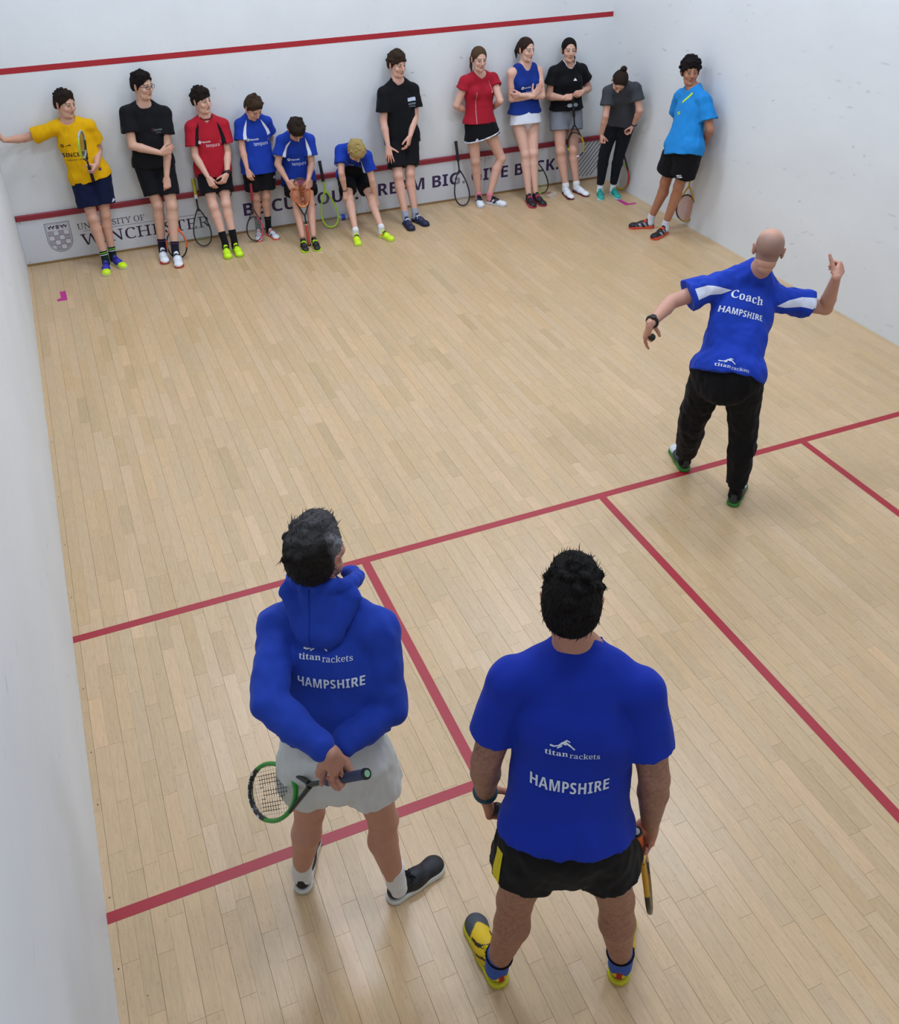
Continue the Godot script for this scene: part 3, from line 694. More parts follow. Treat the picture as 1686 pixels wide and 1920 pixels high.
func _string(s1: Buf, s2: Buf, a: Vector2, b: Vector2, pl: PackedVector2Array, r: float, stencil: bool, z: float) -> void:
	for seg in Geometry2D.intersect_polyline_with_polygon(PackedVector2Array([a, b]), pl):
		var p: Vector2 = seg[0]
		var q: Vector2 = seg[seg.size() - 1]
		var m := 24 if stencil else 1
		for i in m:
			var u := p.lerp(q, i / float(m))
			var w := p.lerp(q, (i + 1) / float(m))
			var mid := (u + w) * 0.5
			var inside := false
			if stencil:
				var c := mid - Vector2(0, 0.535)
				var ax := absf(c.x)
				inside = c.y > -0.03 and c.y < 0.075 and ax < 0.060 and ax > 0.034 - 0.2 * (c.y + 0.03) or (c.y < -0.02 and c.y > -0.10 and ax < 0.055 * (c.y + 0.105) / 0.085 and ax > 0.030 * (c.y + 0.075) / 0.06) or (ax < 0.012 and c.y > -0.10 and c.y < 0.06)
			var bf := s2 if inside else s1
			bf.tube(PackedVector3Array([Vector3(u.x, u.y, z), Vector3(w.x, w.y, z)]), PackedFloat32Array([r * (1.35 if inside else 1.0)]), 4, 1.0, Vector3.ZERO, false, false)
# one person: a body of one mesh, with clothes, hair, shoes as its parts
func person(key: String, label: String, sp: Dictionary) -> Node3D:
	var j: Dictionary = POSES[key].duplicate()
	for k in sp.get("fix", {}):
		j[k] = sp.fix[k]
	var H: float = j.h
	var back: bool = sp.get("back", false)
	var near: bool = sp.get("near", false)
	var girl: bool = sp.get("girl", false)
	var cell: float = sp.get("cell", 0.0095)
	var up0: Vector3 = ((j.sa + j.sb) * 0.5 - (j.ha + j.hb) * 0.5).normalized()
	for k in ["sa", "sb"]:   # the joint lies below the top of the shoulder
		j[k] = j[k] - up0 * 0.016 * H + (j["sb" if k == "sa" else "sa"] - j[k]).normalized() * 0.004 * H
	var S: Vector3 = (j.sa + j.sb) * 0.5
	var P: Vector3 = (j.ha + j.hb) * 0.5
	var R: Vector3 = (j.sb - j.sa).normalized()
	var U: Vector3 = (S - P).normalized()
	var V: Vector3 = R.cross(U).normalized()
	R = U.cross(V)
	var F := -V if back else V
	var N: Vector3 = j.neck
	var RP: Vector3 = j.hb - j.ha   # the pelvis may be turned against the shoulders
	RP = (RP - U * RP.dot(U)).normalized()
	var FP: Vector3 = RP.cross(U) * (-1.0 if back else 1.0)
	var RM := (R + RP).normalized()
	var bd: float = sp.get("build", 1.0)
	var lg: float = sp.get("leg", 1.0) * 0.91
	var am: float = sp.get("arm", 1.0) * 0.89
	var base := Vector3((j.aa.x + j.ab.x) * 0.5, 0, (j.aa.z + j.ab.z) * 0.5)
	var root := thing("person", label, "person", base)
	var off := -base
	# head frame
	var hs: float = sp.get("hh", 0.228) / 0.235
	var hB := frame(sp.look, sp.get("tilt", Vector3.UP)).scaled_local(Vector3.ONE * hs)
	var hX := Transform3D(hB, j.head + sp.get("headoff", Vector3.ZERO))
	var skin: Color = hexc(sp.get("skin", "c99a82"))
	# hands first: a grip decides where its wrist is
	var hands := []
	for s in ["a", "b"]:
		var hd: Array = sp["hand_" + s]
		var right: bool = (s == "a") != back
		var w: Vector3 = j["w" + s]
		var e: Vector3 = j["e" + s]
		var sc := 0.57 * H * float(sp.get("handsize", 1.0))
		var Y: Vector3 = (j["g" + s] - w).normalized()
		if hd.size() > 3:
			Y = hd[3].normalized()
		var Z: Vector3
		var T: Vector3
		if hd[0] == "grip":   # hd: pose, direction of the handle towards the thumb, a point on the handle
			T = hd[1].normalized()
			Y = (Y - T * Y.dot(T)).normalized()
			Z = T.cross(Y) if right else Y.cross(T)
			w = hd[2] - Y * 0.088 * sc - Z * 0.027 * sc
			j["w" + s] = w
		else:                 # hd: pose, where the palm faces
			Z = (hd[1] - Y * hd[1].dot(Y)).normalized()
			T = Y.cross(Z) if right else Z.cross(Y)
			if hd.size() > 2 and hd[2] is Vector3:
				j["w" + s] = hd[2]
				w = hd[2]
		hands.append(Transform3D(Basis(T, Y, Z).scaled_local(Vector3.ONE * sc), w))
	# body
	var W := P.lerp(S, 0.42) - F * float(sp.get("arch", 0.0))
	var C := P.lerp(S, 0.74) - F * float(sp.get("arch", 0.0)) * 0.8
	var f := Field.new(cell)
	var q := H * bd
	f.cone(P, W, 0.084 * q, 0.074 * q, 0.03, RM, 0.62)
	f.cone(W, C, 0.074 * q, 0.088 * q, 0.03, R, 0.60)
	f.cone(C, C.lerp(S, 0.75), 0.088 * q, 0.070 * q, 0.03, R, 0.60)
	f.cone(j.sa.lerp(S, 0.12), j.sb.lerp(S, 0.12), 0.031 * q, 0.031 * q, 0.03, U, 1.0)
	f.cone(N + U * 0.005, j.sa, 0.032 * q, 0.026 * q, 0.02)
	f.cone(N + U * 0.005, j.sb, 0.032 * q, 0.026 * q, 0.02)
	f.cone(N - U * 0.01, S - U * 0.01, 0.046 * H, 0.046 * H, 0.03, R, 0.62)
	var nb := hX * Vector3(0, -0.060, -0.026)
	var nr: float = (0.027 if girl else 0.031) * H * sp.get("neckw", 1.0)
	f.cone(N.lerp(S, 0.2), nb, nr * 1.05, nr, 0.02)
	for s in ["a", "b"]:
		var sh: Vector3 = j["s" + s]
		var e: Vector3 = j["e" + s]
		var w: Vector3 = j["w" + s]
		var an := H * am
		f.cone(sh, sh.lerp(e, 0.5), 0.033 * an, 0.0295 * an, 0.025)
		f.cone(sh.lerp(e, 0.5), e, 0.0295 * an, 0.0255 * an, 0.006)
		f.cone(e, e.lerp(w, 0.3), 0.0255 * an, 0.0262 * an, 0.008)
		f.cone(e.lerp(w, 0.3), w, 0.0262 * an, 0.0160 * an, 0.008)
		var h: Vector3 = j["h" + s]
		var k: Vector3 = j["k" + s]
		var a: Vector3 = j["a" + s]
		var ln := H * lg
		var toe: Vector3 = ((j["t" + s] - a) * Vector3(1, 0, 1)).normalized()
		f.cone(h.lerp(k, 0.14), k, 0.050 * ln, 0.0325 * ln, 0.025)
		var sd := toe.cross(Vector3.UP)
		f.ell(k + toe * 0.006, Basis.IDENTITY, Vector3.ONE * 0.0315 * ln, 0.02)
		f.cone(k, k.lerp(a, 0.28) - toe * 0.010 * H, 0.0315 * ln, 0.0345 * ln, 0.015, sd, 1.0)
		f.cone(k.lerp(a, 0.28) - toe * 0.010 * H, a, 0.0345 * ln, 0.0205 * ln, 0.012)
	f.bake()
	var body := Buf.new()
	var red := Color(skin.r * 0.98, skin.g * 0.70, skin.b * 0.66)
	var spots := [j.ka, j.kb, j.ea, j.eb]
	var hairy: float = sp.get("hairy", 0.0)
	var fn := FastNoiseLite.new()
	fn.frequency = 1.0
	fn.seed = 9
	var dark := hexc(sp.get("hairy_skin", "5d4336"))
	body.put(f.net(), Transform3D(Basis.IDENTITY, off), func(p: Vector3, _n: Vector3) -> Color:
		var g := p - off
		var m := 0.0
		for sv in spots:
			m = maxf(m, 1.0 - g.distance_to(sv) / (0.055 * H / 1.6))
		var c := skin.lerp(red, clampf(m, 0.0, 1.0) * 0.75)
		var mottle := fn.get_noise_3d(g.x * 30.0, g.y * 22.0, g.z * 30.0)
		c = c.lerp(red, clampf(0.14 + 0.22 * mottle, 0.0, 0.4))
		if hairy > 0.0:
			var hn := fn.get_noise_3d(g.x * 260.0, g.y * 90.0, g.z * 260.0)
			var zone := clampf((1.40 - g.y) / 0.1, 0.0, 1.0)
			c = c.lerp(dark, clampf(zone * hairy * (0.75 + 0.9 * hn), 0.0, 0.9))
		return c)
	if not head_bufs.has(girl):
		head_bufs[girl] = head_shape(girl)
	var hairc := hexc(sp.get("hair", "2a211c"))
	body.put(head_bufs[girl], Transform3D(Basis.IDENTITY, off) * hX, head_paint(skin, hairc * 0.8, hexc(sp.get("lip", "a8605a")), sp.get("brow", 1.0), sp.get("stubble", Color(0, 0, 0, 0))))
	for i in 2:
		var hb := hand_shape(sp["hand_" + ["a", "b"][i]][0])
		body.put(hb, Transform3D(Basis.IDENTITY, off) * hands[i], func(p: Vector3, _n: Vector3) -> Color:
			return skin.lerp(red, clampf(0.25 + 5.0 * maxf(0.0, p.y - 0.05), 0.0, 0.7)))
	put("body", body, mat("vertex", 0.55), root)
	# hair
	if sp.has("hairkind"):
		var hk: String = sp.hairkind
		var bun: bool = sp.get("bun", false)
		var hb := hair_shape(hk, sp.get("seed", 1), near or bun, -0.072 if near else -0.052)
		var hbuf := Buf.new()
		hbuf.put(hb, Transform3D(Basis.IDENTITY, off) * hX, hair_paint(hairc, sp.get("seed", 1), sp.get("grey", 0.0)))
		if sp.has("tail"):   # a tied tail, as points in the head's frame
			var tb := Buf.new()
			var tf := Field.new(0.0045)
			var tp: Array = sp.tail
			for i in tp.size() - 1:
				tf.cone(tp[i], tp[i + 1], 0.020 - 0.003 * i, 0.018 - 0.004 * i if i < tp.size() - 2 else 0.006, 0.01)
			tf.wr = 0.004
			tf.wf = Vector3(150, 30, 150)
			tf.bake()
			hbuf.put(tf.net(), Transform3D(Basis.IDENTITY, off) * hX, hair_paint(hairc, 3))
		put("hair", hbuf, mat("vertex", 0.8), root)
	# legwear
	if sp.has("shorts"):
		var d: Dictionary = sp.shorts
		var g := Field.new(cell)
		var rt: float = d.get("rt", 0.060) * H
		var rh: float = d.get("rh", 0.064) * H
		var fl: float = d.get("len", 0.5)
		g.cone(P + U * 0.085 * H, P - U * 0.01, 0.090 * q, 0.100 * q, 0.01, RP, 0.62)
		var hp: Vector3 = (j.hb - j.ha).normalized()
		g.ell(P - FP * 0.034 * H + U * 0.012 * H, Basis(RP, U, RP.cross(U)), Vector3(0.084 * q, 0.062 * q, 0.037 * q), 0.04)
		if d.get("skirt", false):
			var K: Vector3 = (j.ka + j.kb) * 0.5
			g.cone(P + U * 0.05 * H, P.lerp(K, fl), 0.096 * q, rh, 0.02, RP, 0.74, 2)
		for s in ["a", "b"]:
			var h: Vector3 = j["h" + s]
			var k: Vector3 = j["k" + s]
			var a: Vector3 = j["a" + s]
			if d.get("skirt", false):
				continue
			if fl <= 1.0:
				g.cone(h, h.lerp(k, fl), rt, rh, 0.010, hp, d.get("dep", 1.0), 2)
			else:
				var rk: float = d.get("rk", 0.045) * H
				var ra: float = d.get("ra", 0.033) * H
				g.cone(h, k, rt, rk, 0.02)
				g.cone(k, k.lerp(a, 0.3) - F * 0.008, rk, rk * 0.98, 0.012)
				g.cone(k.lerp(a, 0.3) - F * 0.008, k.lerp(a, fl - 1.0), rk * 0.98, ra, 0.012, Vector3.ZERO, 1.0, 2)
		if sp.has("shirt") and U.y > 0.85:
			g.clip(U, P + U * (float(sp.shirt.get("hem", -0.045)) + 0.03) * H)
		g.wr = d.get("fold", 0.005)
		g.wf = Vector3(13, 7, 13)
		g.wseed = sp.get("seed", 1) + 20
		g.bake()
		var lw := put(d.get("name", "shorts"), moved(g.net(), off), mat(d.c, 0.85, 0.0, 0.25, 0.35), root)
		if d.has("trim"):
			var K: Vector3 = (j.ka + j.kb) * 0.5
			var tf := Field.new(0.005)
			tf.cone(P.lerp(K, fl - 0.022), P.lerp(K, fl + 0.012), rh + 0.001, rh + 0.003, 0.001, RP, 0.74, 3)
			tf.wr = g.wr
			tf.wf = g.wf
			tf.wseed = g.wseed
			tf.bake()
			put("trim", moved(tf.net(), off), mat(d.trim, 0.85), lw)
		for pr in d.get("prints", []):
			_print(g, pr, S, R, U, V, off, lw)
	# top
	if sp.has("shirt"):
		var d: Dictionary = sp.shirt
		var g := Field.new(sp.get("shirtcell", cell))
		var wd: float = d.get("w", 1.0) * q
		var hem: Vector3 = P + U * float(d.get("hem", -0.045)) * H
		var dp: float = d.get("dep", 0.63)
		g.cone(hem, W, d.get("hw", 0.116) * wd, d.get("ww", 0.098) * wd, 0.02, RP, d.get("hdep", 0.71), 1)
		g.ell(P - FP * 0.036 * H - U * 0.005, Basis(RP, U, RP.cross(U)), Vector3(0.098 * q, 0.095 * q, 0.053 * q), 0.03)
		var srt: float = sp.get("shorts", {}).get("rt", 0.060) * H + 0.010
		for s in ["a", "b"]:
			g.ell(j["h" + s] + U * 0.01, Basis.IDENTITY, Vector3.ONE * srt, 0.02)
		g.clip(-U, hem)
		g.cone(W, C, d.get("ww", 0.098) * wd, d.get("cw", 0.103) * wd, 0.03, R, dp * 0.94)
		g.cone(C, C.lerp(S, 0.8), d.get("cw", 0.103) * wd, 0.082 * q, 0.03, R, dp * 0.94)
		if d.get("bust", 0.0) > 0.0:
			for s in [-1.0, 1.0]:
				g.ell(C + R * s * 0.045 * H + F * 0.045 * H + U * 0.005, Basis(R, U, V), Vector3(0.042, 0.045, 0.034) * H * d.bust, 0.03)
		var st: float = d.get("strap", 0.0)
		if st > 0.0:
			for s in [["a", -1.0], ["b", 1.0]]:
				var top: Vector3 = N.lerp(j["s" + s[0]], 0.46) + U * 0.005
				g.cone(C.lerp(S, 0.45) + R * s[1] * 0.058 * H, top + R * s[1] * 0.012, 0.046 * q, 0.034 * q, 0.02, R, 1.15)
		else:
			g.cone(j.sa, j.sb, 0.037 * q, 0.037 * q, 0.03, U, 1.0)
			g.cone(N - U * 0.004, j.sa, 0.044 * q, 0.034 * q, 0.03)
			g.cone(N - U * 0.004, j.sb, 0.044 * q, 0.034 * q, 0.03)
			for s in ["a", "b"]:
				var sh: Vector3 = j["s" + s]
				var e: Vector3 = j["e" + s]
				var w: Vector3 = j["w" + s]
				var sl: float = d.get("sl", 0.62)
				var sr: float = d.get("sr", 0.044) * H
				if sl <= 1.0:
					g.cone(sh, sh.lerp(e, sl), 0.0385 * q, sr, 0.02, Vector3.ZERO, 1.0, 2)
				else:
					g.cone(sh, e, 0.040 * q, 0.0335 * H, 0.02)
					g.cone(e, e.lerp(w, 0.4), 0.0335 * H, 0.0310 * H, 0.010)
					g.cone(e.lerp(w, 0.4), e.lerp(w, sl - 1.07), 0.0310 * H, 0.0265 * H, 0.006)
					g.cone(e.lerp(w, sl - 1.10), e.lerp(w, sl - 1.0), 0.0235 * H, 0.0225 * H, 0.006, Vector3.ZERO, 1.0, 2)
		# neckline
		var nk: Vector3 = d.get("nk", Vector3(0.060, 0.072, 0.066) if back else Vector3(0.066, 0.072, 0.074))
		var nc: Vector3 = N + U * 0.045 + F * float(d.get("nf", 0.048 if back else 0.030))
		var ny2 := (U + F * 0.35).normalized()
		var nB := Basis(R, ny2, R.cross(ny2))
		g.ell(nc, nB, nk * H / 1.65, 0.004, 1)
		if d.get("vee", 0.0) > 0.0:
			g.cone(N + U * 0.02 + F * 0.10, N - U * float(d.vee) + F * 0.11, 0.052, 0.004, 0.004, R, 3.0, 0, 1)
		g.wr = d.get("fold", 0.006)
		g.wf = d.get("wf", Vector3(9, 5, 9))
		g.wseed = sp.get("seed", 1)
		g.bake()
		var tee := put(d.get("name", "t_shirt"), moved(g.net(), off), mat(d.c, 0.82, 0.0, 0.3, d.get("weave", 0.35)), root)
		if d.has("collar"):
			_collar(g, nc, nB, nk * H / 1.65, F, d.collar, off, tee)
		for pr in d.get("prints", []):
			_print(g, pr, S, R, U, V, off, tee)
		if d.has("panel"):
			for s in ["a", "b"]:
				var sh: Vector3 = j["s" + s] - S
				var e: Vector3 = j["e" + s] - S
				var p0 := Vector2(sh.dot(R), sh.dot(U))
				var p1 := Vector2(e.dot(R), e.dot(U))
				var dir := (p1 - p0).normalized()
				var sl: float = d.get("sl", 0.62)
				var nn := Vector2(-dir.y, dir.x)
				if nn.dot(Vector2(0, -0.25) - (p0 + p1) * 0.5) < 0.0:
					nn = -nn
				var l := (p1 - p0).length() * sl - 0.006
				var pw: float = d.get("panelw", 0.036) * H / 1.5
				var o2: float = d.get("panelo", 0.012) * H / 1.5
				var st0 := p0 - dir * float(d.get("panels", 0.02)) + nn * (o2 + pw)
				var pts := PackedVector2Array([st0 + nn * 0.012 - dir * 0.035, st0 - nn * pw * 0.55 + dir * 0.03, p0 + dir * l * 0.6 + nn * (o2 - 0.1 * pw), p0 + dir * l + nn * (o2 - pw * 0.2), p0 + dir * l + nn * (o2 + pw), p0 + dir * l * 0.6 + nn * (o2 + pw * 0.9), st0 + nn * pw * 0.22 + dir * 0.02])
				put("side_panel", moved(drape(g, poly(pts), S, R, U, V, 0.002), off), mat(d.panel, 0.8, 0.0, 0.3), tee)
		if sp.has("hood"):
			_hood(sp, g, N, R, U, V, F, H, off, tee)
	# socks and shoes
	var k2: float = sp.get("shoe", 0.158) * H / 0.29
	for s in ["a", "b"]:
		var k: Vector3 = j["k" + s]
		var a: Vector3 = j["a" + s]
		var toe: Vector3 = ((j["t" + s] - a) * Vector3(1, 0, 1)).normalized()
		var X := Transform3D(Basis(Vector3.UP.cross(toe), Vector3.UP, toe).scaled_local(Vector3.ONE * k2), Vector3(a.x, 0.001, a.z) - toe * 0.047 * k2)
		if (s == "a") != back:   # right foot
			X.basis.x = -X.basis.x
		var foot_c := X * Vector3(0, 0.10, 0.046)
		var sk: Array = sp.get("sock", ["e8e8e8", 0.18])
		if sk.size() > 0:
			var g := Field.new(0.006)
			var top := a.lerp(k, sk[1])
			g.cone(top, a, lerpf(0.0225, 0.034, clampf(sk[1] / 0.7, 0, 1)) * H * lg, 0.0232 * H * lg, 0.01, Vector3.ZERO, 1.0, 1)
			g.cone(a, X * Vector3(0, 0.06, 0.05), 0.0232 * H * lg, 0.024 * H, 0.01)
			g.bake()
			var so := put("sock", moved(g.net(), off), mat(sk[0], 0.9, 0.0, 0.3), root)
			if sk.size() > 2:
				for bi in sk[2].size():
					var tb := Buf.new()
					var cc := top.lerp(a, 0.25 + 0.25 * bi)
					_ring(tb, cc, (top - a).normalized(), 0.0262 * H * lg, 0.004)
					put("stripe", moved(tb, off), mat(sk[2][bi], 0.9), so)
		var sv: Dictionary = sp.shoes
		var ub := Buf.new()
		ub.put(shoe_upper, Transform3D(Basis.IDENTITY, off) * X, sv.paint)
		var up := put("shoe", ub, mat("vertex", 0.6), root)
		var sb := Buf.new()
		sb.put(shoe_sole, Transform3D(Basis.IDENTITY, off) * X)
		put("sole", sb, mat(sv.sole, 0.6), up)
		var lb := Buf.new()
		lb.put(shoe_lace, Transform3D(Basis.IDENTITY, off) * X)
		put("lace", lb, mat(sv.lace, 0.8), up)
	# small worn things
	for wv in sp.get("bands", []):   # [side, colour, width, face]
		var w: Vector3 = j["w" + wv[0]]
		var e: Vector3 = j["e" + wv[0]]
		var ax := (w - e).normalized()
		var at := w - ax * 0.022 * H / 1.7
		var tb := Buf.new()
		var rr := 0.0185 * H * am
		_ring(tb, at, ax, rr, wv[2])
		var wb := put("wrist_watch" if wv.size() > 3 else "wristband", moved(tb, off), mat(wv[1], 0.5), root)
		if wv.size() > 3:
			var fb := Buf.new()
			var nrm: Vector3 = (wv[3] - ax * wv[3].dot(ax)).normalized()
			var c0 := at + nrm * rr
			fb.tube(PackedVector3Array([c0 - nrm * 0.004, c0 + nrm * 0.009]), PackedFloat32Array([0.019, 0.017]), 14)
			put("watch_face", moved(fb, off), mat("15161a", 0.25), wb)
	if sp.get("glasses", false):
		var gb := Buf.new()
		for s in [-1.0, 1.0]:
			var loop := PackedVector3Array()
			for i in 16:
				var an := TAU * i / 16.0
				loop.append(hX * Vector3(s * 0.033 + 0.024 * cos(an), 0.002 + 0.015 * sin(an), 0.107 - 0.012 * absf(s * 0.033 + 0.024 * cos(an)) / 0.05))
			gb.tube(loop, PackedFloat32Array([0.0022]), 6, 1.0, Vector3.ZERO, true)
			gb.tube(PackedVector3Array([hX * Vector3(s * 0.056, 0.008, 0.093), hX * Vector3(s * 0.079, 0.010, 0.05), hX * Vector3(s * 0.083, 0.010, -0.01)]), PackedFloat32Array([0.0022]), 6)
		gb.tube(PackedVector3Array([hX * Vector3(-0.010, 0.004, 0.108), hX * Vector3(0.010, 0.004, 0.108)]), PackedFloat32Array([0.0022]), 6)
		put("eyeglasses", moved(gb, off), mat("1a1a1c", 0.35), root)
	return root
func _ring(b: Buf, c: Vector3, ax: Vector3, r: float, half: float) -> void:
	var u := ax.cross(Vector3.RIGHT if absf(ax.x) < 0.8 else Vector3.UP).normalized()
	var v := ax.cross(u)
	var pts := PackedVector3Array()
	for i in 24:
		var a := TAU * i / 24.0
		pts.append(c + (u * cos(a) + v * sin(a)) * r)
	b.tube(pts, PackedFloat32Array([half]), 8, 1.0, Vector3.ZERO, true)
func _collar(g: Field, c: Vector3, bs: Basis, r: Vector3, F: Vector3, col: String, off: Vector3, tee: Node) -> void:
	# a narrow rib along the edge where the neck opening meets the cloth
	var pts := PackedVector3Array()
	for i in 40:
		var a := TAU * i / 40.0
		var best := Vector3.INF
		for k in 60:   # from below the opening upwards along a meridian of it, to the cloth's edge
			var e := lerpf(-1.25, 1.1, k / 59.0)
			var p := c + bs * (Vector3(cos(a) * cos(e), sin(e), sin(a) * cos(e)) * r * 1.03)
			if g.sample(p) <= 0.0:
				best = p
			elif best != Vector3.INF:
				pts.append(p)
				break
	if pts.size() > 12:
		var b := Buf.new()
		b.tube(pts, PackedFloat32Array([0.0065]), 6, 1.0, Vector3.ZERO, true)
		put("collar", moved(b, off), mat(col, 0.85), tee)
func _print(g: Field, pr: Dictionary, S: Vector3, R: Vector3, U: Vector3, V: Vector3, off: Vector3, parent: Node) -> void:
	# pr: text or shape at (x, y) metres from between the shoulders
	var out: Vector3 = V
	var r: Vector3 = R
	var up := U
	var at: Vector3 = pr.get("abs", S)
	if pr.has("out"):
		out = pr.out.normalized()
		up = (pr.get("up", Vector3.UP) - out * out.dot(pr.get("up", Vector3.UP))).normalized()
		r = up.cross(out)
	if pr.has("rot"):
		var a: float = deg_to_rad(pr.rot)
		var r2 := r * cos(a) + up * sin(a)
		up = up * cos(a) - r * sin(a)
		at += r2 * 0.0
		at += R * float(pr.x) + U * float(pr.y)
		r = r2
	else:
		at += r * float(pr.x) + up * float(pr.y)
	var tris: PackedVector2Array
	if pr.has("text"):
		tris = scaled(glyphs(pr.text, font(pr.get("serif", false), pr.get("bold", true), pr.get("italic", false))), pr.cap, pr.get("width", 0.0))
		if pr.has("arch"):
			for i in tris.size():
				tris[i].y += pr.arch * (tris[i].x * tris[i].x)
	else:
		tris = pr.tris
	var b := drape(g, tris, at, r, up, out, 0.0028, pr.get("fine", 0.012))
	if b.v.size() > 0:
		put(pr.get("name", "lettering"), moved(b, off), mat(pr.c, 0.75), parent)
func _hood(sp: Dictionary, g: Field, N: Vector3, R: Vector3, U: Vector3, V: Vector3, F: Vector3, H: float, off: Vector3, tee: Node) -> void:
	var h := Field.new(0.007)
	var c := N + U * 0.035
	# the bag of the hood hanging down the back, and its rolled rim round the neck
	h.cone(c + V * 0.055 + R * 0.100 - U * 0.005, c + V * 0.085 - U * 0.115 + R * 0.030, 0.036, 0.055, 0.03, R, 0.62)
	h.cone(c + V * 0.055 - R * 0.100 - U * 0.005, c + V * 0.085 - U * 0.115 - R * 0.030, 0.036, 0.055, 0.03, R, 0.62)
	h.cone(c + V * 0.075 + U * 0.0, c + V * 0.092 - U * 0.125, 0.062, 0.044, 0.03, R, 0.50)
	var pts := []
	for i in 15:
		var a := lerpf(-1.0, PI + 1.0, i / 14.0)
		pts.append(c + R * cos(a) * 0.105 + V * (sin(a) * 0.092 - 0.012) + U * (0.022 + 0.012 * sin(a)))
	for i in 14:
		h.cone(pts[i], pts[i + 1], 0.024, 0.024, 0.012)
	h.cone(c + U * 0.06 + F * 0.02, c - U * 0.02 + F * 0.0, 0.076, 0.070, 0.01, R, 0.92, 0, 1)
	h.wr = 0.006
	h.wf = Vector3(16, 9, 16)
	h.wseed = 77
	h.bake()
	put("hood", moved(h.net(), off), mat(sp.shirt.c, 0.82, 0.0, 0.3, 0.35), tee)
	var seam := Buf.new()
	var sp2 := PackedVector3Array()
	for i in 12:
		var p := c - R * 0.022 + U * lerpf(0.03, -0.175, i / 11.0)
		var q := h.hit(p + V * 0.25, -V, 0.4)
		if q != Vector3.INF:
			sp2.append(q)
	if sp2.size() > 3:
		seam.tube(sp2, PackedFloat32Array([0.0022]), 5)
		put("seam", moved(seam, off), mat("1b2f86", 0.85), tee)
# ---------------------------------------------------------------- people: heads, hair, hands, shoes
func head_shape(girl: bool) -> Buf:   # face along +z, height 0.235 from chin to crown, origin between the ears
	var f := Field.new(0.0036)
	var I := Basis.IDENTITY
	var jw := 0.86 if girl else 0.96
	f.ell(Vector3(0, 0.036, -0.012), I, Vector3(0.074, 0.083, 0.094), 0.01)
	f.ell(Vector3(0, -0.030, 0.014), I, Vector3(0.060 * jw, 0.078, 0.070), 0.03)
	f.cone(Vector3(-0.030 * jw, -0.088, 0.034), Vector3(0.030 * jw, -0.088, 0.034), 0.028 * jw, 0.028 * jw, 0.03)
	f.ell(Vector3(0, -0.098, 0.064), I, Vector3(0.021 * jw, 0.016, 0.017), 0.02)
	f.cone(Vector3(-0.034, 0.020, 0.073), Vector3(0.034, 0.020, 0.073), 0.011, 0.011, 0.014)
	for s in [-1.0, 1.0]:
		f.ell(Vector3(s * 0.040 * jw, -0.030, 0.060), I, Vector3(0.022, 0.020, 0.018), 0.02)
		f.ell(Vector3(s * 0.031, 0.003, 0.094), I, Vector3(0.015, 0.0105, 0.012), 0.012, 1)
		f.ell(Vector3(s * 0.031, 0.003, 0.0745), I, Vector3(0.0125, 0.0105, 0.0125), 0.003)
	f.cone(Vector3(0, 0.010, 0.084), Vector3(0, -0.028, 0.103), 0.0075, 0.0105, 0.010)
	for s in [-1.0, 1.0]:
		f.ell(Vector3(s * 0.0105, -0.034, 0.092), I, Vector3(0.0075, 0.0065, 0.009), 0.005)
	f.ell(Vector3(0, -0.056, 0.081), I, Vector3(0.021, 0.0065, 0.010), 0.005)
	f.ell(Vector3(0, -0.067, 0.080), I, Vector3(0.018, 0.0065, 0.010), 0.005)
	f.cone(Vector3(-0.017, -0.0613, 0.091), Vector3(0.017, -0.0613, 0.091), 0.0016, 0.0016, 0.004, Vector3.ZERO, 1.0, 0, 1)
	for s in [-1.0, 1.0]:
		var eb := Basis.from_euler(Vector3(0.15, s * 0.45, s * -0.12))
		f.ell(Vector3(s * 0.079, -0.004, -0.012), eb, Vector3(0.0085, 0.032, 0.019), 0.008)
		f.ell(Vector3(s * 0.088, 0.000, -0.006), eb, Vector3(0.006, 0.019, 0.010), 0.006, 1)
	f.cone(Vector3(0, -0.045, -0.025), Vector3(0, -0.085, -0.030), 0.050 if not girl else 0.044, 0.046 if not girl else 0.041, 0.025)
	f.bake()
	return f.net()
var head_bufs := {}
